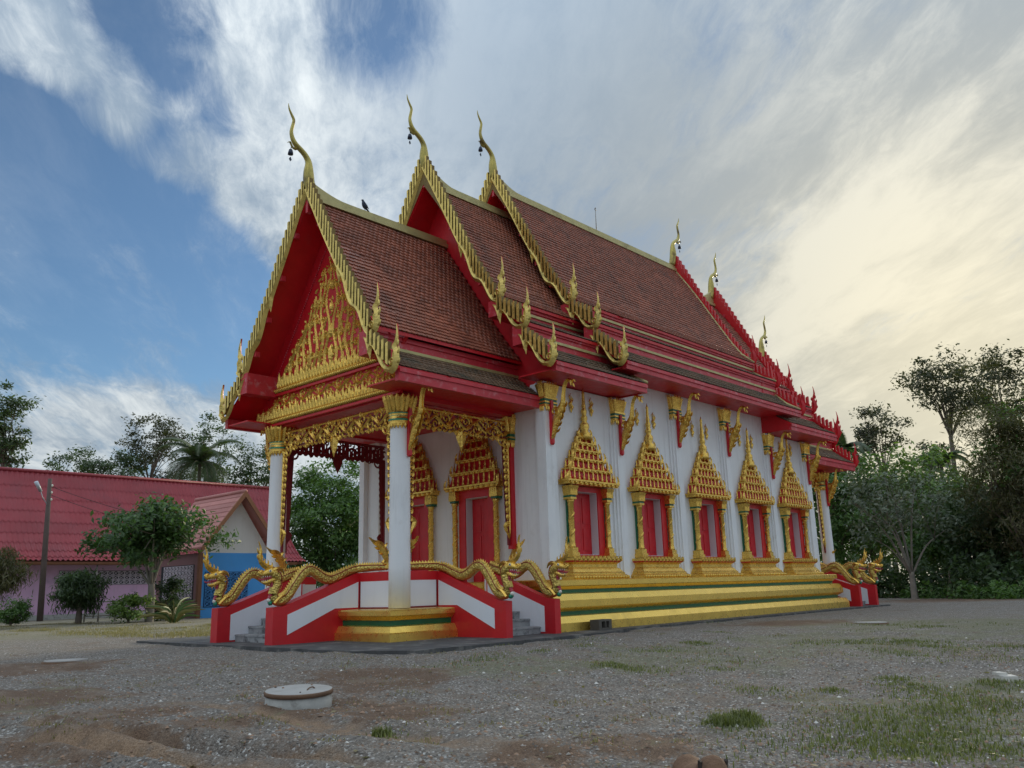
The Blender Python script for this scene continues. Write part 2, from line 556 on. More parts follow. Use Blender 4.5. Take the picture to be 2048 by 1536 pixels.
# ------------------------------------------------------------------ the temple
XM = 14.07          # middle of the hall
XMP = 14.24         # mirror plane of the two porches
FL = .77            # porch floor
T = empty('temple', label='white and red temple with gold ornament and stacked brown tiled roofs', category='temple')
X_, Y_, Z_ = (1, 0, 0), (0, 1, 0), (0, 0, 1)

# hall base
bm = MB()
HB = [(.95, -.08), (.95, .23), (.945, .24), (.86, .40), (.66, .41), (.62, .42), (.62, .52), (.64, .53), (.78, .60), (.80, .63), (.80, .82), (.795, .83),
      (.70, .985), (.52, 1.0), (.50, 1.01), (.50, 1.10), (.53, 1.11), (.60, 1.19), (.66, 1.21), (.66, 1.35), (.62, 1.38), (-.4, 1.40)]
G = [0] * 22
G[5] = G[14] = 1
bm.rings(HB, XM, 0, 8.77, 4.25, G).build('base', ['gold_smooth', 'green'], T)
# porch bases and floors
PB = [(.77, -.08), (.77, .19), (.75, .205), (.73, .215), (.65, .35), (.54, .36), (.52, .37), (.52, .49), (.55, .50), (.65, .60), (.67, .61), (.67, .72), (.64, .745), (-.3, FL)]
G = [0] * 14
G[6] = 1
for rear in (0, 1):
    bm = MB().rings(PB, 3.27, 0, 2.5, 2.95, G)
    if rear: bm.mirror_x(XMP)
    bm.build('porch_base', ['gold_smooth', 'green'], T)

# hall walls ------------------------------------------------------
WINX = [XM + 3.5 * k for k in (-2, -1, 0, 1, 2)]
PILX = [XM + 3.5 * (k - .5) for k in (-2, -1, 0, 1, 2, 3)]
def wall_with_holes(mb, a0, a1, z0, z1, holes, put):
    """holes: (a_lo, a_hi, z_lo, z_hi); put(a0,a1,z0,z1) adds a box"""
    cur = a0
    for h in sorted(holes):
        put(cur, h[0], z0, z1)
        if h[2] > z0: put(h[0], h[1], z0, h[2])
        put(h[0], h[1], h[3], z1)
        cur = h[1]
    put(cur, a1, z0, z1)
for sg in (-1, 1):
    bm = MB()
    holes = [(x - .52, x + .52, 2.08, 3.95) for x in WINX] if sg < 0 else []
    def put(a, c, z0, z1):
        bm.box(a, c, min(sg * 4.25, sg * 3.75), max(sg * 4.25, sg * 3.75), z0, z1)
    wall_with_holes(bm, 5.3, 22.84, 1.3, 7.12, holes, put)
    bm.box(8.9, 19.24, min(sg * 4.25, sg * 3.75), max(sg * 4.25, sg * 3.75), 7.12, 7.82)
    bm.build('side_wall', 'white', T)
bm = MB()
def put(a, c, z0, z1):
    bm.box(5.3, 5.72, a, c, z0, z1)
wall_with_holes(bm, -3.75, 3.75, FL - .1, 6.4, [(s * 1.47 - .5, s * 1.47 + .5, FL, 3.95) for s in (-1, 1)], put)
bm.box(5.31, 5.71, -4.24, -3.75, FL, 7.1)
bm.box(5.31, 5.71, 3.75, 4.24, FL, 7.1)
bm.build('front_wall', 'white', T)
MB().box(22.4, 22.83, -3.75, 3.75, FL, 7.1).build('rear_wall', 'white', T)

# pilasters with lotus capitals and naga brackets
def petal_cap(mb, cx, cy, z0, w, d, hh, mg=0, mgreen=1, mred=2):
    """square lotus capital: fringe, rings, flaring petals"""
    def ring(o0, o1, za, zb, m):
        mb.add([(cx - w - o0, cy - d - o0, za), (cx + w + o0, cy - d - o0, za), (cx + w + o0, cy + d + o0, za), (cx - w - o0, cy + d + o0, za),
                (cx - w - o1, cy - d - o1, zb), (cx + w + o1, cy - d - o1, zb), (cx + w + o1, cy + d + o1, zb), (cx - w - o1, cy + d + o1, zb)],
               [(0, 1, 5, 4), (1, 2, 6, 5), (2, 3, 7, 6), (3, 0, 4, 7), (4, 5, 6, 7), (3, 2, 1, 0)], m)
    ring(.02, .03, z0, z0 + .12 * hh, mg)
    ring(.045, .045, z0 + .12 * hh, z0 + .18 * hh, mgreen)
    ring(.05, .05, z0 + .18 * hh, z0 + .24 * hh, mg)
    ring(.035, .035, z0 + .24 * hh, z0 + .34 * hh, mgreen)
    ring(.05, .05, z0 + .34 * hh, z0 + .42 * hh, mg)
    ring(.02, .10, z0 + .42 * hh, z0 + .92 * hh, mg)
    for k in range(5):                     # hanging fringe, standing petals
        for ax in range(2):
            n_ = Vector((0, -1, 0)) if ax == 0 else Vector((-1, 0, 0))
            u_ = Vector((1, 0, 0)) if ax == 0 else Vector((0, 1, 0))
            hw = w if ax == 0 else d
            c0 = Vector((cx, cy, 0)) + n_ * ((d if ax == 0 else w))
            p = c0 + u_ * hw * (-1 + (k + .5) * .4)
            fr = (p + n_ * .03, u_, Vector(Z_), n_)
            mb.ribbon([(0, z0 + .02), (0, z0 - .06), (0, z0 - .12)], [hw * .36, hw * .3, .01], *fr, h=.03, mf=mg, mk=mg)
            fr = (p + n_ * .02, u_, Vector((0, 0, 1)) + n_ * .16, n_)
            mb.ribbon([(0, z0 * 0 + .0), (0, .25 * hh), (0, .5 * hh), (0, .62 * hh)], [hw * .34, hw * .4, hw * .36, .02],
                      p + n_ * .03 + Vector((0, 0, z0 + .42 * hh)), u_, Vector((0, 0, 1)) + n_ * .14, n_, h=.045, mf=mg, mk=mg)
def bracket_mesh():
    """naga bracket in the y-z plane: local y = outwards from wall, z = 0 at the foot"""
    bm = MB()
    bm.prism([(0, -.12), (.05, -.17), (.10, -.12), (.10, 1.15), (0, 1.15)], (-.05, 0, 0), Y_, Z_, X_, .10, 0)
    red = bm.mesh('strut', ['red'])
    g = MB()
    path = smooth_path([(.08, .0), (.16, .28), (.26, .55), (.40, .80), (.50, 1.02), (.54, 1.28), (.60, 1.52), (.72, 1.66), (.84, 1.60), (.86, 1.46)], 3)
    wd = sub([.05, .16, .25, .26, .15, .09, .08, .09, .08, .02], 3)
    for s in (1, -1):
        g.ribbon(path, wd, (s * .035, 0, 0), Y_, Z_, (s, 0, 0), h=.05, hb=.03)
        g.ribbon(spiral((.24, .78), .17, 1.3, -1.2, 1), [.08 - .003 * i for i in range(19)], (s * .06, 0, 0), Y_, Z_, (s, 0, 0), h=.04)
        for i in range(5):
            flamelet(g, (.16 + .09 * i, .22 + .17 * i), -.35 + .15 * i, .2, .09, .9, ((s * .05, 0, 0), Y_, Z_, (s, 0, 0)))
    g.ribbon([(.80, 1.6), (.95, 1.62), (.99, 1.55)], [.08, .06, .01], (0, 0, 0), Y_, Z_, X_, h=.05, hb=.05)
    g.ribbon([(.80, 1.58), (.92, 1.5), (.93, 1.42)], [.07, .05, .01], (0, 0, 0), Y_, Z_, X_, h=.05, hb=.05)
    return red, g.mesh('bracket', ['gold'])
BR_RED, BR_GOLD = bracket_mesh()
def bracket(x, y, z, rz=math.pi):
    o = link('bracket', BR_GOLD, T, (x, y, z), rz)
    link('strut', BR_RED, o)
    return o
for i, xp in enumerate(PILX):
    zt = 7.7 if i in (2, 3) else 7.1
    bm = MB()
    if i in (0, 5):
        s = 1 if i == 0 else -1
        xe = 5.3 if i == 0 else 22.84
        xa, xb = sorted((xe - s * .10, xe + s * .42))
        bm.box(xa, xb, -4.36, -4.0, 1.38, zt)
        xa, xb = sorted((xe - s * .17, xe + s * .30))
        bm.box(xa, xb, -4.44, -4.1, 1.38, zt + .003)
        cxp = xe + s * .08
    else:
        bm.box(xp - .34, xp + .34, -4.31, -4.2, 1.38, zt)
        bm.box(xp - .25, xp + .25, -4.37, -4.2, 1.38, zt + .002)
        bm.box(xp - .16, xp + .16, -4.43, -4.2, 1.38, zt + .004)
        cxp = xp
    o = bm.build('pilaster', 'white', T)
    cp = MB()
    petal_cap(cp, cxp, -4.36, zt - .78, .24, .09, .75)
    cp.build('capital', ['gold', 'green', 'red'], o)
    bracket(cxp, -4.44, zt - 1.72)
# plain corner pilasters of the far side, seen through the porch
bm = MB()
bm.box(5.12, 5.72, 4.1, 4.36, FL, 7.1)
bm.box(5.2, 5.5, 4.2, 4.44, FL, 7.101)
bm.box(5.2, 5.3, 3.35, 3.5, FL, 6.3)
bm.build('pilaster', 'white', T)

# windows -----------------------------------------------------------
def pediment(mb, gold, red, tiers, z0, depth):
    """tiered spire: list of (z, half width)"""
    for k in range(len(tiers) - 1):
        z, hw = tiers[k]
        z2, hw2 = tiers[k + 1]
        d = depth * (hw / tiers[0][1]) * .8 + .06
        core = hw - .09
        mb.add([(-core, 0, z), (core, 0, z), (core, -d + .05, z), (-core, -d + .05, z),
                (-hw2, 0, z2), (hw2, 0, z2), (hw2, -d + .13, z2), (-hw2, -d + .13, z2)],
               [(3, 2, 6, 7), (0, 3, 7, 4), (2, 1, 5, 6), (4, 7, 6, 5), (0, 1, 2, 3)], red)
        bh = .13 if k == 0 else .085
        mb.box(-hw, hw, -d, 0, z - bh * .5, z + bh * .15, gold)
        mb.box(-hw - .04, hw + .04, -d - .04, 0, z + bh * .16, z + bh * .55, gold)
        n = max(3, int(hw * 2 / .22))
        for i in range(n):                 # row of bosses and small spires
            xx = -hw + (i + .5) * 2 * hw / n
            mb.ball((xx, -d - .02, z - bh * .15), .045, 5, gold)
            hgt = (z2 - z) * (.95 + .35 * (i % 2))
            sp = .50 * hw / n
            mb.lathe([(sp * .75, 0), (sp * .8, hgt * .16), (sp * .45, hgt * .24), (sp * .62, hgt * .42), (sp * .3, hgt * .6), (sp * .12, hgt * .8), (.004, hgt * 1.1)],
                     5, (xx, -d + .03, z + bh * .5), gold)
        for s in (-1, 1):                  # corner flames
            mb.ribbon(smooth_path([(s * (hw - .02), z), (s * (hw + .03), z + .14), (s * (hw - .03), z + .30)], 2), [.14, .13, .11, .07, .01],
                      (0, -d, 0), X_, Z_, (0, -1, 0), h=.04, hb=.03, mf=gold, mk=gold)
            for q in range(2):
                yy = -d * (.25 + .4 * q)
                mb.lathe([(.05, 0), (.055, .06), (.03, .1), (.035, .16), (.004, (z2 - z) * .95)], 5, (s * (hw - .05), yy, z + .06), gold)
def make_window():
    w = empty('window', T)
    sill = MB()
    SB = [(1.34, .55, 0), (1.34, .55, .07), (1.30, .52, .10), (1.24, .46, .13), (1.24, .46, .17), (1.20, .42, .20), (1.12, .35, .30), (1.06, .30, .33), (1.06, .30, .42),
          (1.10, .33, .45), (1.14, .37, .48), (1.20, .42, .53), (1.20, .42, .61), (.6, .2, .63)]
    vs, fs, ms = [], [], []
    for hw, d, z in SB:
        vs += [(-hw, 0, z), (-hw, -d, z), (hw, -d, z), (hw, 0, z)]
    for i in range(len(SB) - 1):
        for k in range(3):
            fs.append((4 * i + k, 4 * i + k + 1, 4 * i + 5 + k, 4 * i + 4 + k))
            ms.append(1 if i == 10 else 0)
    sill.add(vs, fs, ms)
    for i in range(20):                    # beads and leaf row
        sill.ball((-1.28 + i * .1347, -.555, .045), .05, 5, 0)
    for i in range(12):
        u = -1.1 + i * .2
        sill.ribbon([(u, .66), (u, .58), (u, .49)], [.17, .13, .01], (0, -.425, 0), X_, Z_, (0, -1, 0), h=.035)
    sill.build('sill', ['gold', 'red'], w)
    f = MB()
    f.box(-.80, -.52, -.10, .02, .66, 2.72)
    f.box(.52, .80, -.10, .02, .66, 2.72)
    f.box(-.52, .52, -.10, .02, .60, .70)
    f.box(-.52, .52, -.10, .02, 2.57, 2.72)
    f.build('frame', 'red', w)
    rv = MB()
    for s in (-1, 1):
        rv.box(min(s * .50, s * .52), max(s * .50, s * .52), -.06, .22, .70, 2.57)
    rv.box(-.5, .5, -.06, .22, .70, .715)
    rv.box(-.5, .5, -.06, .22, 2.555, 2.57)
    rv.build('reveal', 'reveal', w)
    for s in (-1, 1):
        sh = MB().box(min(s * .004, s * .498), max(s * .004, s * .498), .19, .23, .716, 2.554)
        sh.box(min(s * .09, s * .42), max(s * .09, s * .42), .17, .19, .85, 1.5)
        sh.box(min(s * .09, s * .42), max(s * .09, s * .42), .17, .19, 1.65, 2.42)
        sh.build('shutter', 'red', w)
    for s in (-1, 1):
        c = MB()
        cx = s * .88
        c.box(cx - .16, cx + .16, -.30, 0, .63, .76)
        c.box(cx - .13, cx + .13, -.27, 0, .76, .90)
        c.lathe([(.12, .90), (.10, .95), (.085, 1.05), (.085, 2.2), (.11, 2.24), (.11, 2.30)], 8, (cx, -.17, 0))
        c.tube(smooth_path([(cx + .07 * math.cos(a * 1.3), -.17 + .07 * math.sin(a * 1.3), 1.0 + .1 * a) for a in range(13)], 2), .035, 5, 0)
        c.box(cx - .035, cx + .035, -.06, 0, .9, 2.35, 1)
        c.box(cx - .12, cx + .12, -.28, 0, 2.36, 2.42, 1)
        c.box(cx - .13, cx + .13, -.29, 0, 2.30, 2.36)
        c.add([(cx - .12, -.28, 2.42), (cx + .12, -.28, 2.42), (cx + .12, 0, 2.42), (cx - .12, 0, 2.42), (cx - .18, -.36, 2.70), (cx + .18, -.36, 2.70), (cx + .18, 0, 2.70), (cx - .18, 0, 2.70)],
              [(0, 1, 5, 4), (1, 2, 6, 5), (3, 0, 4, 7), (4, 5, 6, 7)])
        for k in range(4):
            u = cx - .12 + k * .08
            c.ribbon([(u, 2.42), (u, 2.56), (u, 2.72)], [.08, .09, .02], (0, -.31, 0), X_, Z_, (0, -.9, .1), h=.03)
        c.build('post', ['gold', 'green'], w)
    p = MB()
    pediment(p, 0, 1, [(2.80, 1.22), (3.18, .98), (3.50, .77), (3.78, .58), (4.02, .42), (4.22, .29), (4.36, .2)], 0, .42)
    p.build('pediment', ['gold', 'red'], w)
    s_ = MB()
    s_.lathe([(.24, 4.2), (.18, 4.3), (.19, 4.36), (.11, 4.44), (.15, 4.55), (.14, 4.66), (.075, 4.74), (.10, 4.80), (.105, 4.88), (.07, 4.94), (.09, 5.02), (.09, 5.1), (.06, 5.16), (.072, 5.24),
              (.055, 5.3), (.05, 5.42), (.042, 5.6), (.05, 5.64), (.03, 5.7), (.004, 5.8)], 8, (0, -.13, 0))
    s_.build('spire', 'gold', w)
    for s in (-1, 1):
        q = MB()
        for k in range(6):
            q.ribbon([(s * .50 + .04 * math.sin(k * 2.1), 5.05 + .075 * k - .07), (s * .50 + .09 * math.sin(k * 2.1), 5.09 + .075 * k), (s * .50, 5.19 + .08 * k)], [.03, .13 - .016 * k, .01],
                     (0, -.04, 0), X_, Z_, (0, -1, 0), h=.04)
        q.build('tassel', 'gold', w)
    return w
win = make_window()
for i, xw in enumerate(WINX):
    o = win if i == 0 else copy_tree(win, T)
    o.location = (xw, -4.25, 1.38)

def make_door():
    d = empty('door', T)
    f = MB()
    f.box(-.78, -.50, -.10, .02, 0, 3.42)
    f.box(.50, .78, -.10, .02, 0, 3.42)
    f.box(-.50, .50, -.10, .02, 3.18, 3.42)
    f.build('frame', 'red', d)
    rv = MB()
    for s in (-1, 1):
        rv.box(min(s * .48, s * .50), max(s * .48, s * .50), -.06, .24, 0, 3.18)
    rv.box(-.48, .48, -.06, .24, 3.16, 3.18)
    rv.build('reveal', 'reveal', d)
    for s in (-1, 1):
        l = MB().box(min(s * .003, s * .478), max(s * .003, s * .478), .20, .25, .01, 3.155)
        for za, zb in ((.2, 1.0), (1.15, 2.0), (2.15, 2.95)):
            l.box(min(s * .09, s * .40), max(s * .09, s * .40), .18, .20, za, zb)
        l.build('door_leaf', 'red', d)
        c = MB()
        cx = s * .90
        c.box(cx - .16, cx + .16, -.28, 0, 0, .3)
        c.lathe([(.12, .3), (.09, .42), (.085, .5), (.085, 2.95), (.11, 3.0), (.11, 3.06)], 8, (cx, -.16, 0))
        c.tube(smooth_path([(cx + .07 * math.cos(a * 1.3), -.16 + .07 * math.sin(a * 1.3), .5 + .1 * a) for a in range(25)], 2), .035, 5, 0)
        c.box(cx - .12, cx + .12, -.26, 0, 3.06, 3.13, 1)
        c.box(cx - .14, cx + .14, -.28, 0, 3.13, 3.40)
        for k in range(4):
            u = cx - .12 + k * .08
            c.ribbon([(u, 3.12), (u, 3.26), (u, 3.42)], [.08, .09, .02], (0, -.285, 0), X_, Z_, (0, -1, 0), h=.03)
        c.build('post', ['gold', 'green'], d)
    p = MB()
    pediment(p, 0, 1, [(3.48, 1.14), (3.93, .92), (4.32, .72), (4.66, .53), (4.95, .36), (5.2, .2)], 0, .36)
    p.lathe([(.2, 5.15), (.14, 5.22), (.15, 5.3), (.06, 5.4), (.004, 5.6)], 8, (0, -.1, 0), 0)
    p.build('pediment', ['gold', 'red'], d)
    return d
door = make_door()
door.location = (5.3, -1.47, FL)
door.rotation_euler = (0, 0, -math.pi / 2)
d2 = copy_tree(door, T)
d2.location = (5.3, 1.47, FL)

# porch columns, beams, friezes -------------------------------------
def column(x, y, brk):
    bm = MB()
    bm.lathe([(.28, FL), (.278, 1.8), (.262, 5.5), (.262, 6.2)], 28, (x, y, 0))
    o = bm.build('column', 'white', T)
    cp = MB()
    cp.lathe([(.30, 5.46), (.315, 5.52), (.30, 5.54), (.32, 5.58), (.32, 5.63), (.30, 5.64), (.315, 5.70), (.30, 5.72), (.32, 5.77), (.32, 5.80), (.30, 5.82), (.33, 5.95), (.40, 6.14), (.44, 6.24), (.3, 6.25)],
             20, (x, y, 0), [0, 0, 0, 1, 0, 0, 1, 0, 1, 0, 0, 0, 0, 0])
    for k in range(18):
        a = 2 * math.pi * k / 18
        n_ = Vector((math.cos(a), math.sin(a), 0))
        u_ = Vector((-math.sin(a), math.cos(a), 0))
        c0 = Vector((x, y, 0))
        cp.ribbon([(0, 5.5), (0, 5.44), (0, 5.36)], [.10, .09, .01], c0 + n_ * .295, u_, Z_, n_, h=.03)
        cp.ribbon([(0, 0), (0, .16), (0, .34), (0, .46)], [.09, .12, .14, .02], c0 + n_ * .32 + Vector((0, 0, 5.82)), u_, Vector((0, 0, 1)) + n_ * .3, n_, h=.04)
    cp.build('capital', ['gold', 'green_bright'], o)
    for (dx, dy, rz) in brk:
        bracket(x + dx, y + dy, 4.78, rz)
    return o
def frieze(O, U, Wd, L, seed, rear=False, rd=False):
    """openwork valance: band, two hanging legs, pendant. u 0..L, z absolute"""
    g = MB()
    fr = (O, U, Z_, Wd)
    mf, mk = (1, 1) if rd else (0, 1)
    zb, zt, zl = 5.50, 6.06, 2.66
    O2 = Vector(O) + Vector((0, 0, (zb + zt) / 2))
    vine_band(g, L, zt - zb, max(7, int(L / .36)), (O2, U, Z_, Wd), mf, mk, seed=seed)
    g.ribbon([(0, zt), (L, zt)], .07, *fr, h=.03, mf=mf, mk=mk)
    n = int(L / .2)
    for i in range(n):                      # scalloped lower border
        u = L * (i + .5) / n
        flamelet(g, (u - .08, zb + .05), -.9, .17, .1, 1.0, fr, .03, mf, mk)
    for s in (0, 1):
        sg = 1 if s == 0 else -1
        u0 = 0 if s == 0 else L
        # rounded corner scroll
        g.ribbon(spiral((u0 + sg * .26, zb - .02), .2, 1.3, math.pi / 2, -sg), .07, *fr, h=.035, mf=mf, mk=mk)
        m = 13
        for i in range(m):
            z0 = zl + .3 + (zb - zl - .3) * i / m
            w = .11 + .13 * (i / m)
            g.ribbon(spiral((u0 + sg * w * .6, z0 + .1), w * .45, 1.1, 0, sg, 9), w * .38, *fr, h=.03, mf=mf, mk=mk)
            flamelet(g, (u0 + sg * w * .8, z0), math.pi / 2 - sg * .9, .17, .08, sg * .8, fr, .03, mf, mk)
            flamelet(g, (u0 + sg * w * .3, z0 + .03), math.pi / 2 - sg * .2, .19, .07, sg * .5, fr, .03, mf, mk)
        g.ribbon([(u0 + sg * .02, zb), (u0 + sg * .02, zl + .2), (u0 + sg * .02, zl)], [.05, .05, .01], *fr, h=.04, mf=mf, mk=mk)
        g.ribbon(smooth_path([(u0 + sg * .1, zl + .42), (u0 + sg * .22, zl + .30), (u0 + sg * .13, zl + .12), (u0 + sg * .04, zl - .08)], 2), [.05, .12, .16, .15, .1, .06, .01], *fr, h=.04, mf=mf, mk=mk)
    o = g.build('frieze', ['gold', 'maroon'], T)
    r = MB()                                # thin backing: a red board, open behind the scrollwork
    Ov = Vector(O) - Vector(Wd) * .03
    r.ribbon([(0, zt + .02), (L, zt + .02)], .06, Ov, U, Z_, Vector(Wd), h=.02, hb=.03)
    rn = random.Random(seed)
    k = 0
    while k * .16 < L - .1:                 # broken board with slots between
        u0 = k * .16
        hh = rn.choice((.55, .8, 1.0))
        r.prism([(u0, zb + .02), (u0 + .13, zb + .02), (u0 + .13, zb + (zt - zb) * hh), (u0, zb + (zt - zb) * hh)], Ov - Vector(Wd) * .012, U, Z_, Wd, .012)
        k += 1
    r.prism([(0, zb + .02), (L, zb + .02), (L, zb + .12), (0, zb + .12)], Ov - Vector(Wd) * .02, U, Z_, Wd, .018)
    for u0, sg in ((0, 1), (L, -1)):
        a, c = sorted((u0, u0 + sg * .09))
        r.prism([(a, zl - .25), (c, zl - .25), (c, zb + .1), (a, zb + .1)], Vector(O) - Vector(Wd) * .06, U, Z_, Wd, .05)
        c2 = u0 + sg * .26
        r.prism([(u0 + sg * .09, zl), (u0 + sg * .16, zl + .3), (c2, zb + .02), (u0 + sg * .09, zb + .02)], Ov - Vector(Wd) * .012, U, Z_, Wd, .012)
    r.build('board', 'maroon' if not rear else 'maroon', o)
    p = MB()
    c = L / 2
    pw = [.10, .34, .40, .26, .12, .01]
    p.ribbon(smooth_path([(c, zb + .08), (c, zb - .02), (c, zb - .12), (c, zb - .27), (c, zb - .38), (c, zb - .5)], 1), pw, *fr, h=.05, hb=.02, mf=mf, mk=mk)
    for s in (-1, 1):
        flamelet(p, (c, zb - .02), -math.pi / 2 + s * 1.1, .24, .1, -s * .9, fr, .06, mf, mk)
        flamelet(p, (c, zb - .14), -math.pi / 2 + s * .9, .2, .08, -s * .7, fr, .06, mf, mk)
        p.ribbon(spiral((c + s * .16, zb), .09, 1.2, 0, s, 9), .04, *fr, h=.05, mf=mf, mk=mk)
    p.build('pendant', ['gold', 'maroon'], o)
    return o
CX, CY = .95, 2.93
column(CX, -CY, [(.06, -.27, math.pi)])
column(CX, CY, [(.06, .27, 0)])
xr = 2 * XMP - CX
column(xr, -CY, [(-.06, -.27, math.pi)])
frieze((CX - .03, -CY + .27, 0), Y_, (-1, 0, 0), 2 * CY - .54, 1)
frieze((CX + .27, -CY - .03, 0), X_, (0, -1, 0), 5.12 - CX - .27, 2)
frieze((CX + .27, CY + .03, 0), X_, (0, 1, 0), 5.12 - CX - .27, 3, True)
frieze((xr - .27, -CY - .03, 0), (-1, 0, 0), (0, -1, 0), 4.05, 4)
# half capitals on the wall end of the side friezes
cp = MB()
petal_cap(cp, 5.2, -CY - .02, 5.42, .08, .10, .85)
cp.box(5.13, 5.30, -CY - .10, -CY + .08, 2.3, 5.42, 2)
cp.build('wall_bracket', ['gold', 'green', 'red'], T)
for rear in (0, 1):
    bm = MB()
    bm.box(CX - .16, CX + .16, -3.1, 3.1, 6.24, 6.52)
    bm.box(CX + .16, 5.29, -3.1, -2.78, 6.24, 6.5)
    bm.box(CX + .16, 5.29, 2.78, 3.1, 6.24, 6.5)
    bm.box(CX + .1, 5.29, -2.78, 2.78, 6.3, 6.36)
    bm.box(CX + .1, 5.29, -2.74, -2.66, 6.22, 6.3, 1)
    if rear: bm.mirror_x(XMP)
    bm.build('porch_ceiling', ['red', 'red_weathered'], T)

# parapets of the porch
def parapet(face, boxes, rear):
    """boxes: (x0, x1, y0, y1, z0, z1, material)"""
    bm = MB()
    for q in boxes:
        x0, x1, y0, y1 = min(q[0], q[1]), max(q[0], q[1]), min(q[2], q[3]), max(q[2], q[3])
        bm.box(x0, x1, y0, y1, *q[4:])
    if rear: bm.mirror_x(XMP)
    bm.build('parapet', ['white_panel', 'red', 'maroon'], T)
for rear in (0, 1):
    for sy in (-1, 1):
        parapet(0, [(.77, 1.07, sy * 1.5, sy * 2.95, FL - .02, 1.46, 0), (.765, 1.08, sy * 1.5, sy * 2.95, 1.46, 1.69, 1),
                    (.762, .77, sy * 1.50, sy * 1.545, FL, 1.46, 2), (.752, .768, sy * 1.5, sy * 2.95, FL - .02, FL + .03, 2)], rear)
        parapet(1, [(1.07, 2.23, sy * 2.95, sy * 2.65, FL - .02, 1.461, 0), (1.08, 2.23, sy * 2.955, sy * 2.64, 1.461, 1.691, 1),
                    (2.185, 2.23, sy * 2.951, sy * 2.958, FL, 1.46, 2), (.76, 2.23, sy * 2.952, sy * 2.968, FL - .02, FL + .031, 2)], rear)
        parapet(2, [(4.31, 5.28, sy * 2.95, sy * 2.65, FL - .02, 1.461, 0), (4.31, 5.28, sy * 2.955, sy * 2.64, 1.461, 1.691, 1)], rear)

# stairs with sloping walls: local x outwards from the parapet, y across, z up
def stair_wall(parent, y0, y1, out_face, in_face):
    bm = MB()
    prof = [(0, -.08), (2.57, -.08), (2.57, .88), (2.28, .90), (.06, 1.685), (0, 1.685)]
    bm.prism(prof, (0, y0, 0), X_, Z_, Y_, y1 - y0)
    o = bm.build('balustrade', 'red', parent)
    outer = [(.05, .80), (.78, .80), (2.17, .22), (2.17, .70), (.05, 1.455)]
    inner = [(.05, .05), (2.2, .05), (2.2, .70), (.05, 1.46)]
    for yy, sgn, poly in ((y0, -1, outer if out_face < 0 else inner), (y1, 1, outer if out_face > 0 else inner)):
        p = MB().prism(poly, (0, yy, 0), X_, Z_, (0, sgn, 0), .012)
        p.build('panel', 'white_panel', o)
    return o
def stairs(loc, rz):
    s = empty('stair', T, loc, rz)
    stair_wall(s, -1.5, -1.17, -1, 1)
    stair_wall(s, 1.17, 1.5, 1, -1)
    for k in range(4):
        z1 = FL - .1925 * k - .003
        xf = .90 + .38 * k
        st = MB().box(0 if k == 0 else .90 + .38 * (k - 1), xf, -1.168, 1.168, -.05, z1)
        st.box(xf, xf + .022, -1.166, 1.166, z1 - .045, z1 - .004)
        st.build('step', 'step', s)
    return s
FRONT_ST = ((.77, 0, 0), math.pi)
SIDE_X = 3.27
ST_SC = (4.31 - 2.23) / 3.0
stairs(*FRONT_ST)
s = stairs((SIDE_X, -2.95, 0), -math.pi / 2)
s.scale = (.97, ST_SC, 1)
s = stairs((2 * XMP - SIDE_X + .2, -2.95, 0), -math.pi / 2)
s.scale = (.97, ST_SC, 1)

# ------------------------------------------------------------------ roofs
TIERS = {
 'P': dict(slope=[(0, 12.72), (1.0, 11.28), (2.0, 9.80), (2.8, 8.68), (3.42, 7.92)], beams=[(2.80, 3.22, 7.20, 7.84)],
           skirts=[[(3.12, 7.50), (3.7, 7.04), (4.26, 6.68)]], fascia=(4.12, 4.27, 6.31, 6.61),
           outer=[(0, 13.55), (.28, 13.1), (1.2, 11.58), (2.0, 10.15), (2.65, 9.18), (3.1, 8.42), (3.4, 7.98)],
           lower=[(0, 12.96), (.9, 11.33), (1.68, 10.03), (2.4, 8.85), (2.9, 8.08), (3.2, 7.78)], ridge=12.95, apex=13.15),
 'T': dict(slope=[(0, 14.80), (.7, 13.85), (1.28, 12.98), (2.08, 11.70), (2.67, 10.78), (3.1, 10.20), (3.62, 9.74)], beams=[(3.05, 3.5, 9.2, 9.70), (4.02, 4.48, 8.1, 8.70)],
           skirts=[[(3.4, 9.38), (4.0, 8.98), (4.58, 8.72)], [(4.4, 8.22), (4.95, 7.72), (5.52, 7.40)]], fascia=(5.37, 5.52, 7.10, 7.34),
           outer=[(0, 16.0), (.43, 15.35), (1.28, 13.77), (2.08, 12.25), (2.67, 11.15), (3.1, 10.5), (3.45, 9.98)],
           lower=[(0, 15.38), (.9, 13.70), (1.63, 12.26), (2.33, 11.0), (3.0, 10.08), (3.35, 9.74)], ridge=15.02, apex=15.5),
 'M': dict(slope=[(0, 15.80), (.7, 14.78), (1.28, 13.85), (2.08, 12.50), (2.67, 11.52), (3.1, 10.92), (3.66, 10.42)], beams=[(3.1, 3.56, 9.88, 10.38), (4.02, 4.48, 8.76, 9.38)],
           skirts=[[(3.45, 10.06), (4.0, 9.68), (4.58, 9.41)], [(4.4, 8.88), (4.95, 8.36), (5.52, 8.02)]], fascia=(5.37, 5.52, 7.74, 7.97),
           outer=[(0, 16.8), (.5, 15.9), (1.28, 14.4), (2.08, 12.97), (2.67, 11.93), (3.1, 11.24), (3.5, 10.68)],
           lower=[(0, 16.2), (.9, 14.5), (1.63, 13.04), (2.33, 11.78), (3.0, 10.85), (3.4, 10.44)], ridge=16.0, apex=16.35),
}
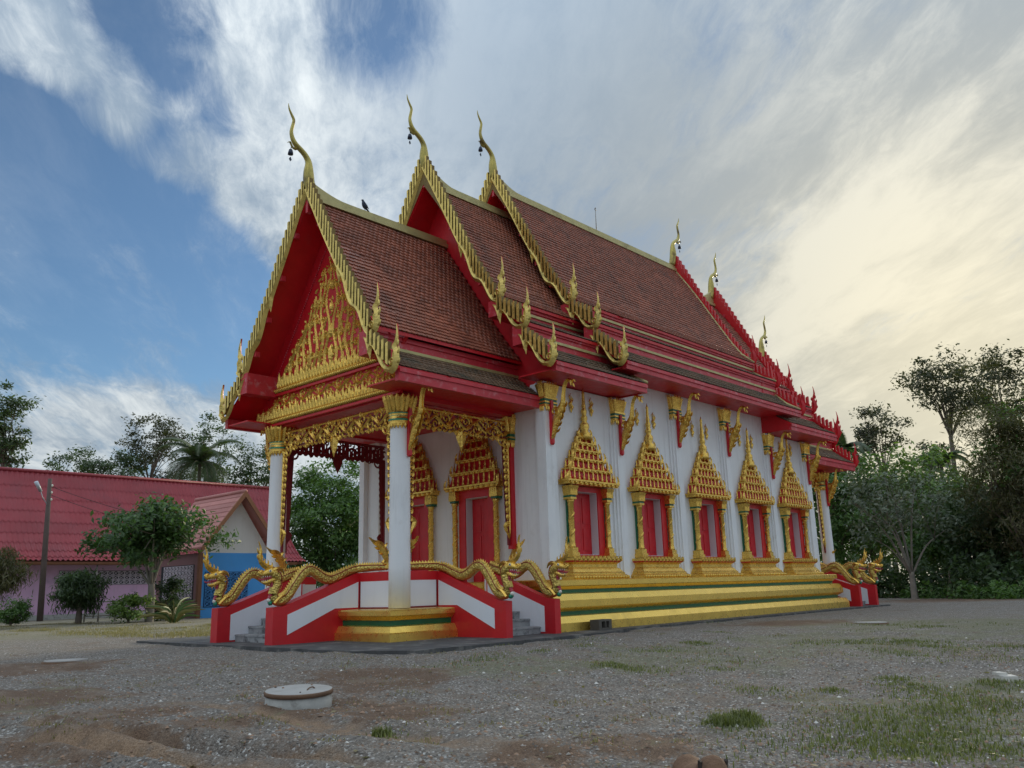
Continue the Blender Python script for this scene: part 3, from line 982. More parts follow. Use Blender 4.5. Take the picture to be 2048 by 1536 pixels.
def tile_proto():
    w, l, c = .084, .24, .03
    out = [(-w, 0), (w, 0), (w, l - c), (w - c, l), (-w + c, l), (-w, l - c)]
    top = [(p[0], p[1], .012 + .044 * p[1] / l) for p in out]
    bot = [(p[0], p[1], -.004 + .026 * p[1] / l) for p in out]
    m = MB().add(top + bot, [(5, 4, 3, 2, 1, 0)] + [(i, (i + 1) % 6, 6 + (i + 1) % 6, 6 + i) for i in range(6)])
    return m
TP = tile_proto()
TPV = np.array(TP.v)
TPF = [list(f) for f in TP.f]
TILE_ME = {k: TP.mesh('tile', [k]) for k in ('tile', 'tile_moss')}
def tile_frames(poly, x0, x1, pw=.18, pl=.175, seed=0):
    """positions on the near (negative Y) slope"""
    rn = random.Random(seed)
    seg = []
    L = 0
    for (a, c), (d, e) in zip(poly, poly[1:]):
        l = math.hypot(d - a, e - c)
        seg.append((L, L + l, a, c, (d - a) / l, (e - c) / l))
        L += l
    out = []
    nr = int((L - .06) / pl)
    off = L - .22 - (nr - 1) * pl
    for r in range(nr):
        s_ = off + r * pl
        for (l0, l1, a, c, dy, dz) in seg:
            if l0 <= s_ <= l1 or (l1 == L and s_ > l1) or (l0 == 0 and s_ < 0):
                y, z = a + dy * (s_ - l0), c + dz * (s_ - l0)
                break
        x = x0 + .1 + (pw / 2 if r % 2 else 0)
        while x < x1 - .08:
            jt = .05 if rn.random() < .03 else .014
            d = Vector((rn.uniform(-jt, jt), -dy, dz + rn.uniform(-jt, jt) * .8)).normalized()
            sl_ = rn.uniform(0, .05) if rn.random() < .02 else 0
            ax = Vector((-1, 0, 0))
            nz = ax.cross(d).normalized()
            ax = d.cross(nz)
            out.append(Matrix(((ax.x, d.x, nz.x, x + rn.uniform(-.006, .006)), (ax.y, d.y, nz.y, -y + d.y * sl_), (ax.z, d.z, nz.z, z + .006 + d.z * sl_), (0, 0, 0, 1))))
            x += pw
    return out
def join_tiles(name, frames, mat, parent):
    if not frames:
        return
    A = np.array([[list(r) for r in m] for m in frames])
    V = np.einsum('nij,vj->nvi', A[:, :3, :3], TPV) + A[:, None, :3, 3]
    V = V.reshape(-1, 3)
    n = len(frames)
    q = np.array(TPF[1:])
    F = (q[None] + (np.arange(n) * 12)[:, None, None]).reshape(-1, 4)
    h = np.array(TPF[0])
    h4 = np.array([[h[0], h[1], h[2], h[3]], [h[0], h[3], h[4], h[5]]])
    F2 = (h4[None] + (np.arange(n) * 12)[:, None, None]).reshape(-1, 4)
    link(name, np_mesh(name, V, np.concatenate([F, F2]), mat), parent, kind='stuff')

def barge(parent, lower, outer, xg, sx, side, nf, short=False, slope=None):
    ye = lower[-1][0]
    ys = lower[0][0]
    O, U, V, Wd = Vector((xg, 0, 0)), Vector((0, side, 0)), Vector(Z_), Vector((sx, 0, 0))
    n = 14
    yy = [ys + (ye - ys) * i / n for i in range(n + 1)]
    bm = MB()
    up = [(y, interp(outer, y) - (.10 if sx < 0 else .26)) for y in yy]
    dn = [(y, min(interp(lower, y) + .02, interp(slope, y) - .05 if slope else 99)) for y in yy]
    bm.prism(up + dn[::-1], O - Wd * .09, U, V, Wd, .09, 0, 1, 1)
    o = bm.build('bargeboard', ['gold_dark', 'red'], parent)
    # wavy gold moulding along the lower edge
    g = MB()
    span = ye - ys
    if short:
        path = smooth_path([(ys - .12, interp(lower, ys) + .16), (ys + .02, interp(lower, ys) + .02), (ys + .13, interp(lower, ys) - .30), (ys + .16, interp(lower, ys) - .50)], 3)
        g.ribbon(path, sub([.05, .14, .11, .01], 3), O, U, V, Wd, h=.08, hb=.03, mf=0, mk=1)
        l0 = lambda t: interp(lower, ys + t * span)
        path = smooth_path([(ys + .12 * span, l0(0) - .34), (ys + .18 * span, l0(.18) - .04), (ys + .32 * span, l0(.32) + .05), (ys + .48 * span, l0(.48) - .06), (ys + .64 * span, l0(.64) - .22),
                            (ys + .84 * span, l0(.84) - .26), (ye + .06, l0(1) - .17)], 4)
        g.ribbon(path, .13, O, U, V, Wd, h=.09, hb=.03, mf=0, mk=1)
    else:
        ym = ys + .53 * span
        path = [(y, interp(lower, y)) for y in np.linspace(ys, ym, 8)]
        path += [(ym + .05, interp(lower, ym) - .28), (ym + .045, interp(lower, ym) - .46)]
        g.ribbon(path, [.15] * 8 + [.12, .01], O, U, V, Wd, h=.09, hb=.03, mf=0, mk=1)
        pts = []
        for i in range(25):
            t = i / 24
            y = ym + .04 + (ye + .05 - ym) * t
            pts.append((y, interp(lower, y) + .14 * math.sin(t * 4 * math.pi) * (1 - .3 * t) - .02 + (.1 if i == 0 else 0)))
        g.ribbon(pts, .19, O, U, V, Wd, h=.11, hb=.03, mf=0, mk=1)
    g.build('moulding', ['gold_pale', 'red'], o)
    # upright fins
    for i in range(nf):
        f0, f1 = (i + .10) / nf, (i + .70) / nf
        y0, y1 = ys + (ye - ys) * f0 + (.05 if i == 0 else 0), ys + (ye - ys) * f1
        fb = MB()
        dz_ = .18 * max(0, (i - 1) / nf) if short else 0
        zl0, zl1, zo0, zo1 = interp(lower, y0) + .03 - dz_, interp(lower, y1) + .03 - dz_, interp(outer, y0), interp(outer, y1)
        fb.prism([(y0, zl0), (y1, zl1), (y1, zo1 + .09), ((y0 + y1) / 2, (zo0 + zo1) / 2 + .04), (y0, zo0 - .02)], O - Wd * .06, U, V, Wd, .13, 0, 1, 2)
        fb.build('fin', ['gold_fin', 'gold_dark' if sx < 0 else 'red', 'red'], o)
    # flame tail
    sc = .80 if short else .92
    ze = interp(lower, ye) - (.16 if short else 0)
    t = MB()
    tail = [(ye - .10, ze + .02), (ye + .06, ze - .03), (ye + .22 * sc, ze + .10), (ye + .27 * sc, ze + .40 * sc), (ye + .22 * sc, ze + .68 * sc), (ye + .31 * sc, ze + 1.0 * sc), (ye + .27 * sc, ze + 1.42 * sc)]
    t.ribbon(smooth_path(tail, 3), sub([.13, .21, .26, .22, .14, .085, .01], 3), O, U, V, Wd, h=.09, hb=.05, mf=0, mk=1)
    t.ribbon(spiral((ye + .07, ze + .17), .13, 1.5, -1.4, 1, 14), .06, O + Wd * .04, U, V, Wd, h=.08, hb=.05, mf=0, mk=1)
    for (du, dv, an, l) in ((.14, .30, 1.9, .34), (.34, .42, .9, .26), (.32, .70, 1.0, .22), (.13, .62, 2.0, .22), (.33, .12, .5, .2)):
        flamelet(t, (ye + du * sc, ze + dv * sc), an, l * sc, .08, -.5 if an > 1.5 else .5, (O, U, V, Wd), .07, 0, 1)
    t.build('flame_tail', ['gold_pale', 'red'], o)
    return o

def chofa(parent, xb, zb, sx):
    dx = [.16, .06, 0, -.02, -.03, -.15, -.31, -.49, -.60, -.66, -.62, -.59, -.68, -.76, -.79]
    dz = [-.42, -.16, .05, .35, .65, .84, .96, 1.07, 1.21, 1.42, 1.65, 1.85, 2.01, 2.16, 2.32]
    rr = [.15, .17, .17, .15, .10, .085, .082, .08, .07, .055, .05, .045, .036, .025, .008]
    pts = smooth_path([(xb - sx * a, 0, zb + c) for a, c in zip(dx, dz)], 3)
    bm = MB().tube(pts, sub(rr, 3), 10, 0, up=(0, 1, 0), sq=1.0)
    o = bm.build('finial', 'chofa', parent)
    bk = MB()
    bk.ribbon(smooth_path([(.40, 1.02), (.52, .92), (.62, .96), (.70, 1.08), (.78, 1.02)], 2), sub([.12, .10, .07, .05, .01], 2), (xb, 0, zb), (sx, 0, 0), Z_, Y_, h=.05, hb=.05)
    bk.build('beak', 'chofa', o)
    be = MB()
    be.tube([(xb + sx * .64, 0, zb + .95), (xb + sx * .66, 0, zb + .82)], .012, 5)
    be.lathe([(.01, .10), (.05, .08), (.075, .0), (.085, -.08), (.02, -.08)], 8, (xb + sx * .66, 0, zb + .76))
    be.ribbon([(0, -.16), (0, -.24), (0, -.30)], [.03, .10, .01], (xb + sx * .66, 0, zb + .76), X_, Z_, Y_, h=.01)
    be.build('bell', 'bell', o)
    return o

def roof(key, name, x0, x1, gable_x, sx, tiles=True, moss=False, single=0, nf=24, far=True, wall_x=None, wall_bottom=6.3, ends=True):
    D = TIERS[key]
    bm = MB()
    for sg in (-1, 1):
        for k, poly in enumerate([D['slope']] + D['skirts']):
            th = .10
            bm.prism([(y, z) for y, z in poly] + [(y, z - th) for y, z in poly[::-1]], (x0, 0, 0), (0, sg, 0), Z_, X_, x1 - x0, 1)
            # dark bed just over the slab
            for (a, c), (d, e) in zip(poly, poly[1:]):
                bm.add([(x0 + .03, sg * a, c + .004), (x1 - .03, sg * a, c + .004), (x1 - .03, sg * d, e + .004), (x0 + .03, sg * d, e + .004)], [(0, 1, 2, 3)], 0)
    o = bm.build(name, ['tile_bed', 'red'], T)
    # box beams (fascias) and gold lines
    for sg in (-1, 1):
        for (ya, yb, za, zb) in D['beams']:
            f = MB()
            y0, y1 = sorted((sg * ya, sg * yb))
            f.box(x0 - (.12 if sx < 0 else 0), x1 + (.12 if sx > 0 else 0), y0, y1, za, zb)
            y0, y1 = sorted((sg * yb, sg * (yb + .05)))
            f.box(x0, x1, y0, y1, zb - .14, zb - .02)
            y0, y1 = sorted((sg * yb, sg * (yb + .05)))
            f.box(x0 + .1, x1 - .05, y0, y1, za + .22, za + .30, 1)
            f.build('fascia', ['red_weathered', 'ridge'], o)
        ya, yb, za, zb = D['fascia']
        f = MB()
        y0, y1 = sorted((sg * ya, sg * yb))
        f.box(x0 + .02, x1 - .02, y0, y1, za, zb)
        y0, y1 = sorted((sg * yb, sg * (yb + .04)))
        f.box(x0 + .02, x1 - .02, y0, y1, zb - .08, zb + .02)
        f.build('fascia', ['red_weathered'], o)
        s_ = MB()
        inner = 2.95 if key == 'P' else 4.1
        y0, y1 = sorted((sg * inner, sg * ya))
        s_.box(x0 + .04, x1 - .04, y0, y1, za + .05, za + .09)
        s_.build('soffit', 'red', o)
    # ridge, rising to the gable
    zr = D['ridge']
    xa, xb_ = (x0, x1) if sx < 0 else (x1, x0)
    dirn = 1 if sx < 0 else -1
    up = D['apex'] - zr + .12
    rp = [(xa + dirn * d, zr + up * max(0, 1 - d / 1.35) ** 1.7) for d in (0, .2, .4, .6, .8, 1.0, 1.2, 1.5)] + [(xb_, zr)]
    rg = MB()
    lowp = [(p[0], zr - .24) for p in rp[::-1]]
    if dirn > 0:
        poly = rp + lowp
    else:
        poly = rp + lowp
    rg.prism(poly, (0, -.09, 0), X_, Z_, Y_, .18)
    rg.box(min(xa, xb_) + .1, max(xa, xb_), -.17, .17, zr - .30, zr - .17)
    rg.build('ridge', 'ridge', o)
    # verge strip on the inner end
    xe = x1 if sx < 0 else x0
    if ends:
        vg = MB()
        for poly in [D['slope']] + D['skirts']:
            vg.tube([(xe, -y, z + .05) for y, z in poly], .055, 6, 0, up=(1, 0, 0))
        vg.build('verge', 'ridge', o)
    if key == 'T':
        for sg in (-1, 1):
            MB().prism([(4.2, 7.12), (5.4, 7.12), (5.48, 7.34), (4.95, 7.66), (4.4, 8.14), (4.4, 8.6), (4.2, 8.6)], (xe - .02, 0, 0), (0, sg, 0), Z_, X_, .06).build('end_plate', 'red', o)
    if tiles:
        frames = [tile_frames(D['slope'], x0 + .05, x1, seed=1)]
        sk = []
        for k, p in enumerate(D['skirts']):
            sk += tile_frames(p, x0 + .05, x1, seed=2 + k)
        main = frames[0]
        if single:
            main.sort(key=lambda m: (m.translation - CAM).length)
            for m in main[:single]:
                t = link('tile', TILE_ME['tile'], o)
                t.matrix_basis = m
            main = main[single:]
        join_tiles('tiles', main, 'tile', o)
        join_tiles('skirt_tiles', sk, 'tile_moss', o)
    # gable dressing
    for side in ((-1, 1) if far else (-1,)):
        barge(T, D['lower'], D['outer'], gable_x, sx, side, nf, slope=D['slope'])
        if side < 0 or key == 'P':
            for p in D['skirts']:
                lo = [(p[0][0] - .02, p[0][1] + .02), (p[-1][0] - .16, p[-1][1] + .08)]
                ou = [(p[0][0] - .02, p[0][1] + .42), (p[-1][0] - .16, p[-1][1] + .52)]
                barge(T, lo, ou, gable_x + sx * .06, sx, side, 6, True)
    chofa(T, gable_x + (.06 if sx < 0 else -.06), D['apex'] + .08, sx)
    # small purlin ends under the bargeboard
    if wall_x is not None:
        for side in (-1, 1):
            for y in (.0, .62, 1.3, 2.0, 2.6):
                if side > 0 and y < .1: continue
                z = interp(D['lower'], y) - (.12 if y else .3)
                a, c = sorted((gable_x - sx * .02, gable_x - sx * .17))
                MB().box(a, c, side * y - .055, side * y + .055, z - (.42 if y < .1 else .10), z + .06).build('purlin', 'red_weathered', o)
        gw = MB()
        sl = [(y, z - .06) for y, z in D['slope']]
        poly = list(sl)
        for k, p in enumerate(D['skirts']):
            poly.append((p[0][0], poly[-1][1] - .3))
            poly += [(y - .04, z - .06) for y, z in p]
        yb = poly[-1][0]
        poly += [(yb, D['fascia'][2] + .06)]
        wi = 2.9 if key == 'P' else 4.2
        poly += [(wi, D['fascia'][2] + .05), (wi, wall_bottom), (0, wall_bottom)]
        for side in (-1, 1):
            a, c = sorted((wall_x, wall_x - sx * .12))
            gw.prism(poly, (a, 0, 0), (0, side, 0), Z_, X_, c - a)
        gw.build('gable_wall', 'red', T)
    return o
roof('P', 'porch_roof', -.22, 5.40, -.26, -1, single=300, wall_x=.74, wall_bottom=6.45)
roof('T', 'middle_roof', 4.42, 8.96, 4.36, -1, wall_x=5.34, wall_bottom=6.3)
roof('M', 'main_roof', 7.86, 20.28, 7.80, -1, wall_x=8.92, wall_bottom=7.75, ends=False)
roof('T', 'middle_roof', 2 * XM - 8.96, 2 * XM - 4.42, 2 * XM - 4.36, 1, far=False, wall_x=2 * XM - 5.34, wall_bottom=6.3, ends=False)
roof('P', 'porch_roof', 2 * XMP - 5.4, 2 * XMP + .22, 2 * XMP + .26, 1, far=False, wall_x=2 * XMP - .74, wall_bottom=6.45, ends=False)
# rear gable of the main roof
barge(T, TIERS['M']['lower'], TIERS['M']['outer'], 20.34, 1, -1, 24, slope=TIERS['M']['slope'])
for p in TIERS['M']['skirts']:
    barge(T, [(p[0][0] - .02, p[0][1] + .02), (p[-1][0] - .16, p[-1][1] + .08)], [(p[0][0] - .02, p[0][1] + .42), (p[-1][0] - .16, p[-1][1] + .52)], 20.4, 1, -1, 6, True)
chofa(T, 20.28, 16.43, 1)
gw = MB()
poly = [(y, z - .06) for y, z in TIERS['M']['slope']] + [(3.5, 10.0), (4.5, 9.3), (4.5, 8.7), (5.4, 8.0), (5.4, 7.8), (0, 7.8)]
for side in (-1, 1):
    gw.prism(poly, (19.1, 0, 0), (0, side, 0), Z_, X_, .12)
gw.build('gable_wall', 'red', T)
vg = MB()
for poly in [TIERS['M']['slope']] + TIERS['M']['skirts']:
    vg.tube([(20.24, -y, z + .05) for y, z in poly], .055, 6, 0, up=(1, 0, 0))
vg.build('verge', 'ridge', T)
# lightning rod on the main ridge
MB().tube([(14.2, 0, 15.9), (14.2, 0, 17.05)], [.022, .012], 6).tube([(14.12, 0, 16.98), (14.28, 0, 16.98)], .012, 5).ball((14.2, 0, 17.06), .035, 6).build('lightning_rod', 'pipe', T)

# carved pediment of the front porch (faces -X)
PX = .735
FRP = ((PX, 0, 0), (0, 1, 0), Z_, (-1, 0, 0))
g = MB()
tri = [(0, 11.62), (2.80, 7.55)]
def half(z): return max(0, 2.80 * (11.62 - z) / (11.62 - 7.55))
rn = random.Random(5)
for sgn in (-1, 1):
    # tall S shaped stems rising to the sloping border
    for j in range(8):
        y0 = .2 + .32 * j
        zt = 11.62 - (y0 * .80 + .16) * (4.07 / 2.8)
        pts, wd = [], []
        n = max(8, int((zt - 7.75) * 6))
        for i in range(n + 1):
            t = i / n
            z = 7.75 + (zt - 7.75) * t
            y = y0 * (1 - .22 * t) + .10 * math.sin(t * (zt - 7.75) * 3.6 + y0 * 3.0)
            y = min(max(.05, y), max(.06, half(z) - .08))
            pts.append((sgn * y, z))
            wd.append(.10 * (1 - .5 * t))
        g.ribbon(pts, wd, *FRP, h=.08, hb=0)
        for i in range(2, n, 3):            # curls hanging on the stems
            c = pts[i]
            k = 1 if (i // 3) % 2 else -1
            r = .10 + .04 * rn.random()
            cc = (c[0] + sgn * k * r * .9, c[1] + .05)
            if .03 < abs(cc[0]) < half(cc[1]) - .12 and cc[0] * sgn > 0:
                g.ribbon(spiral(cc, r, 1.5, math.pi if k * sgn > 0 else 0, -k * sgn, 16), [.06 - .002 * q for q in range(17)], *FRP, h=.055, hb=0)
                for q in range(2):
                    flamelet(g, cc, rn.random() * 6.28, r * 1.35, .06, 1.0, FRP, .05)
    # fill of small flame leaves
    z = 7.6
    while z < 11.3:
        y = .06
        while y < half(z) - .06:
            if rn.random() < .42:
                flamelet(g, (sgn * (y + rn.uniform(-.04, .04)), z + rn.uniform(-.05, .05)), math.pi / 2 + rn.uniform(-1.0, 1.0), rn.uniform(.12, .2), .075, rn.uniform(-1, 1), FRP, .045)
            y += .16
        z += .16
for z, r in ((8.0, .26), (8.75, .2), (9.5, .17), (10.2, .14), (10.8, .1)):      # lozenges on the axis
    g.ribbon([(0, z - r), (0, z - r * .4), (0, z), (0, z + r * .6), (0, z + r * 1.3)], [.02, r * .9, r * 1.2, r * .7, .01], *FRP, h=.09, hb=0)
ped = g.build('pediment_scrollwork', 'gold', T, kind='stuff')
g = MB()
L = 6.0
vine_band(g, L, .50, 13, ((PX, -3.0, 7.02), (0, 1, 0), Z_, (-1, 0, 0)), 0, 0, .06, 8)
for sgn in (-1, 1):
    for k in range(9):                       # spandrels at the ends of the band
        flamelet(g, (sgn * (3.05 + .09 * k), 6.62), math.pi / 2 + sgn * .3, .55 - .045 * k, .11, sgn * .3, FRP, .05)
        flamelet(g, (sgn * (3.0 + .1 * k), 6.85 - .03 * k), math.pi / 2 + rn.uniform(-.8, .8), .22, .09, .8, FRP, .05)
g.build('frieze_scrollwork', 'gold', T, kind='stuff')
def leaf_row(y0, y1, z, hgt, step, x, two=True):
    g = MB()
    n = int((y1 - y0) / step)
    fr = ((x, 0, 0), (0, 1, 0), Z_, (-1, 0, 0))
    for i in range(n):
        y = y0 + (i + .5) * (y1 - y0) / n
        k = 1 if y < 0 else -1
        hh = hgt * (1.25 if i % 2 else .9)
        g.ribbon([(y, z), (y, z + hh * .35), (y + k * .02, z + hh * .7), (y - k * .01, z + hh)], [step * .7, step * 1.1, step * .6, .01], *fr, h=.05, hb=0)
        flamelet(g, (y, z), math.pi / 2 + .9, hgt * .55, step * .5, -.6, fr, .04)
        flamelet(g, (y, z), math.pi / 2 - .9, hgt * .55, step * .5, .6, fr, .04)
    return g
leaf_row(-3.95, 3.95, 6.50, .36, .15, PX - .02).build('leaf_cresting', 'gold', T)
leaf_row(-2.95, 2.95, 7.48, .40, .15, PX - .02).build('leaf_cresting', 'gold', T)
for z, hw in ((6.44, 3.25), (7.38, 2.95)):
    m = MB()
    m.box(PX - .10, PX, -hw - .05, hw + .05, z - .16, z - .085, 1)
    m.box(PX - .08, PX, -hw - .05, hw + .05, z + .06, z + .10, 0)
    o = m.build('moulding', ['gold', 'red'], T)
    rp = MB()
    n = int(hw * 2 / .085)
    for i in range(n):                        # twisted rope
        y = -hw + i * 2 * hw / n
        rp.tube([(PX - .09, y - .045, z - .07), (PX - .135, y, z), (PX - .09, y + .045, z + .07)], [.03, .045, .03], 5)
    rp.tube([(PX - .05, -hw, z), (PX - .05, hw, z)], .05, 6)
    rp.build('rope', 'gold', o)
# dotted border following the gable
bd = MB()
for side in (-1, 1):
    for i in range(70):
        t = i / 69
        y, z = 3.02 * t + .0, 11.95 - (11.95 - 7.62) * t
        bd.ball((PX - .01, side * y, z), .03, 5)
bd.build('beading', 'red_weathered', T)

# ------------------------------------------------------------------ naga statues on the stair walls
def naga_parts(s):
    path = smooth_path([(-.15, s * 1.12, 1.80), (-.15, s * .75, 1.81), (-.13, s * .35, 1.81), (-.02, s * .08, 1.80), (.25, 0, 1.735), (.55, 0, 1.62), (.86, 0, 1.53), (1.12, 0, 1.60), (1.36, 0, 1.74),
                        (1.56, 0, 1.76), (1.74, 0, 1.62), (1.92, 0, 1.38), (2.08, 0, 1.16), (2.24, 0, 1.05), (2.40, 0, 1.05), (2.50, 0, 1.16), (2.45, 0, 1.34), (2.39, 0, 1.50), (2.42, 0, 1.64), (2.56, 0, 1.70)], 4)
    rr = sub([.07, .085, .095, .105, .11, .118, .125, .13, .13, .13, .13, .13, .13, .13, .125, .12, .12, .12, .125, .13], 4)
    body = MB().tube(path, rr, 12, 0, up=(.05, .02, 1), sq=.95)
    me = {'body': (body.mesh('body', ['gold_scale']), None)}
    # dorsal fin and flank line
    P = [Vector(p) for p in path]
    fin, lines = MB(), MB()
    flank = ([], [])
    for i in range(len(P) - 1):
        t = (P[min(i + 1, len(P) - 1)] - P[max(i - 1, 0)]).normalized()
        upv = Vector((0, 0, 1)) if i < len(P) * .82 else Vector((-.9, 0, .25))
        if i >= len(P) * .70:
            k = min(1, (i - len(P) * .70) / (len(P) * .14))
            upv = Vector((-.95 * k, 0, 1 - .75 * k))
        nn = (upv - t * upv.dot(t)).normalized()
        a = P[i] + nn * rr[i] * .9
        c = P[i + 1] + nn * rr[i + 1] * .9
        tip = (a + c) / 2 + nn * .075 - t * .02
        w = t.cross(nn) * .022
        fin.add([a + w, c + w, c - w, a - w, tip], [(0, 1, 4), (1, 2, 4), (2, 3, 4), (3, 0, 4)])
        sd = t.cross(nn)
        for q, sg in enumerate((1, -1)):
            flank[q].append(P[i] + sd * sg * rr[i] * .74 + nn * rr[i] * .68)
    me['dorsal_fin'] = (fin.mesh('dorsal_fin', ['gold']), None)
    for fl in flank:
        lines.tube(fl, .012, 4, 0)
    me['flank_line'] = (lines.mesh('flank_line', ['red_dark']), None)
    # head
    h = MB()
    h.tube(smooth_path([(2.38, 0, 1.68), (2.50, 0, 1.74), (2.66, 0, 1.735), (2.80, 0, 1.70), (2.92, 0, 1.69), (3.0, 0, 1.76)], 3), sub([.11, .155, .13, .095, .065, .02], 3), 10, 0, up=(0, 0, 1), sq=.95)
    h.tube(smooth_path([(2.42, 0, 1.58), (2.56, 0, 1.52), (2.70, 0, 1.46), (2.82, 0, 1.45), (2.88, 0, 1.48)], 3), sub([.09, .09, .07, .05, .015], 3), 8, 0, up=(0, 0, 1))
    for s2 in (-1, 1):
        h.ribbon(smooth_path([(2.58, 1.80), (2.44, 1.84), (2.30, 1.80), (2.22, 1.68)], 3), sub([.07, .12, .10, .02], 3), (0, s2 * .11, 0), X_, Z_, (0, s2, 0), h=.06, hb=.04)
        h.ribbon(smooth_path([(2.50, 1.62), (2.40, 1.52), (2.42, 1.38), (2.52, 1.34)], 3), sub([.10, .12, .08, .01], 3), (0, s2 * .09, 0), X_, Z_, (0, s2, 0), h=.05, hb=.04)
        h.ribbon(spiral((2.90, 1.74), .06, 1.2, 0, 1, 8), .04, (0, s2 * .05, 0), X_, Z_, (0, s2, 0), h=.03)
    for k in range(3):
        h.cone((2.56 + .08 * k, 0, 1.44), (2.54 + .09 * k, 0, 1.34 - .02 * k), .03, 5, 0)
    me['head'] = (h.mesh('head', ['gold']), None)
    f = MB()
    f.tube([(2.46, 0, 1.62), (2.62, 0, 1.60), (2.78, 0, 1.575)], [.07, .085, .05], 8, 0)
    f.tube(smooth_path([(2.6, 0, 1.56), (2.8, 0, 1.545), (2.93, 0, 1.53), (2.99, 0, 1.57)], 2), sub([.04, .035, .025, .008], 2), 6, 0)
    me['mouth'] = (f.mesh('mouth', ['mouth']), 'head')
    t = MB()
    for s2 in (-1, 1):
        for k in range(5):
            x = 2.60 + .065 * k
            t.cone((x, s2 * (.075 - .008 * k), 1.65 - .004 * k), (x + .01, s2 * (.07 - .008 * k), 1.585), .018, 4)
            t.cone((x, s2 * (.06 - .006 * k), 1.50 - .01 * k), (x, s2 * (.06 - .006 * k), 1.555 - .008 * k), .015, 4)
    me['teeth'] = (t.mesh('teeth', ['teeth']), 'head')
    e = MB()
    for s2 in (-1, 1):
        e.ball((2.68, s2 * .115, 1.775), .04, 8, 0)
        e.ball((2.695, s2 * .145, 1.78), .018, 6, 1)
    me['eyes'] = (e.mesh('eyes', ['teeth', 'ink']), 'head')
    c = MB()
    cr = smooth_path([(2.48, 1.80), (2.64, 1.84), (2.80, 1.89), (2.93, 2.0), (2.97, 2.16), (2.95, 2.32), (3.01, 2.50)], 3)
    c.ribbon(cr, sub([.10, .15, .16, .145, .11, .075, .01], 3), (0, 0, 0), X_, Z_, Y_, h=.06, hb=.06)
    for i, (u, v, an) in enumerate(((2.58, 1.84, 2.0), (2.70, 1.90, 1.9), (2.82, 1.94, 1.9), (2.90, 2.04, 1.9), (2.93, 2.18, 1.9), (2.9, 1.92, .4), (2.99, 2.05, .7), (3.0, 2.2, .8))):
        flamelet(c, (u, v), an, .15, .07, -.4 if an > 1 else .4, ((0, .0, 0), X_, Z_, Y_), .04)
    me['crest'] = (c.mesh('crest', ['gold']), 'head')
    th = MB()
    for k in range(9):
        a = k / 8
        x, z = 2.59 - .06 * math.sin(a * 3.1), 1.12 + .42 * a
        th.ball((x, 0, z), .055, 7, 0, (.7, 1.2, .75))
    me['throat'] = (th.mesh('throat', ['mouth']), 'head')
    cu = MB()                              # green and white cuff where the neck meets the wall
    cu.tube([(2.50 + .05, 0, 1.0), (2.60, 0, .98)], [.07, .05], 8, 0)
    cu.ball((2.60, 0, 1.06), .05, 8, 1)
    for s2 in (-1, 1):
        cu.ribbon(smooth_path([(2.52, .98), (2.40, 1.10), (2.28, 1.18), (2.2, 1.14)], 2), sub([.08, .08, .06, .01], 2), (0, s2 * .125, 0), X_, Z_, (0, s2, 0), h=.03, mf=2, mk=2)
    me['cuff'] = (cu.mesh('cuff', ['green_bright', 'teeth', 'gold']), None)
    # flame tail standing beside the column
    tl = MB()
    fr = ((0, s * 1.12, 0), X_, Z_, Y_)
    tp = smooth_path([(-.16, 1.76), (-.20, 1.95), (-.10, 2.12), (-.02, 2.26), (.10, 2.38), (.28, 2.44), (.42, 2.56)], 3)
    tl.ribbon(tp, sub([.16, .20, .24, .24, .20, .11, .01], 3), *fr, h=.07, hb=.07)
    for (u, v, an) in ((-.2, 1.98, 2.2), (-.16, 2.14, 2.1), (-.06, 2.3, 2.0), (0, 2.14, .2), (.1, 2.28, -.1)):
        flamelet(tl, (u, v), an, .17, .09, .3, fr, .06)
    tl.ribbon(spiral((-.1, 1.92), .09, 1.3, 0, 1, 10), .05, *fr, h=.08, hb=.08)
    me['tail'] = (tl.mesh('tail', ['gold']), None)
    gb = MB()
    gb.ribbon(smooth_path([(-.30, 1.70), (-.34, 1.9), (-.26, 2.1), (-.2, 2.25)], 2), sub([.10, .14, .10, .01], 2), (0, s * 1.16, 0), X_, Z_, Y_, h=.05, hb=.05)
    me['tail_leaf'] = (gb.mesh('tail_leaf', ['green_bright']), 'tail')
    return me
NAGA = {s: naga_parts(s) for s in (1, -1)}
for s in NAGA:
    for k in ('head', 'mouth', 'teeth', 'eyes', 'crest'):
        pv = Matrix.Translation((2.43, 0, 1.64))
        NAGA[s][k][0].transform(pv @ Matrix.Diagonal((.86, .8, .84 if k != 'crest' else .96, 1)) @ pv.inverted())
def naga(loc, rz, s, label, group='naga statues on the stair walls', scale=1):
    r = empty('naga_statue', None, loc, rz, label=label, category='statue', group=group)
    r.scale = (scale,) * 3
    done = {}
    for k, (me, par) in NAGA[s].items():
        done[k] = link(k, me, done[par] if par else r)
    return r
def on_wall(base, rz, ly):
    c, s_ = math.cos(rz), math.sin(rz)
    return (base[0] - s_ * ly, base[1] + c * ly, 0)
naga(on_wall((.77, 0, 0), math.pi, 1.335), math.pi, 1, 'golden naga with open red mouth on the front stair wall beside the nearest porch column')
naga(on_wall((.77, 0, 0), math.pi, -1.335), math.pi, -1, 'golden naga on the far wall of the front stairs, before the blue gabled annex')
naga(on_wall((SIDE_X, -2.95, 0), -math.pi / 2, -.925), -math.pi / 2, -1, 'golden naga with red throat on the side stair wall beside the nearest porch column')
naga(on_wall((SIDE_X, -2.95, 0), -math.pi / 2, .925), -math.pi / 2, 1, 'golden naga on the side stair wall just before the first window')
naga(on_wall((2 * XMP - SIDE_X + .2, -2.95, 0), -math.pi / 2, -.925), -math.pi / 2, -1, 'golden naga at the rear stairs, the one closer to the gold base')
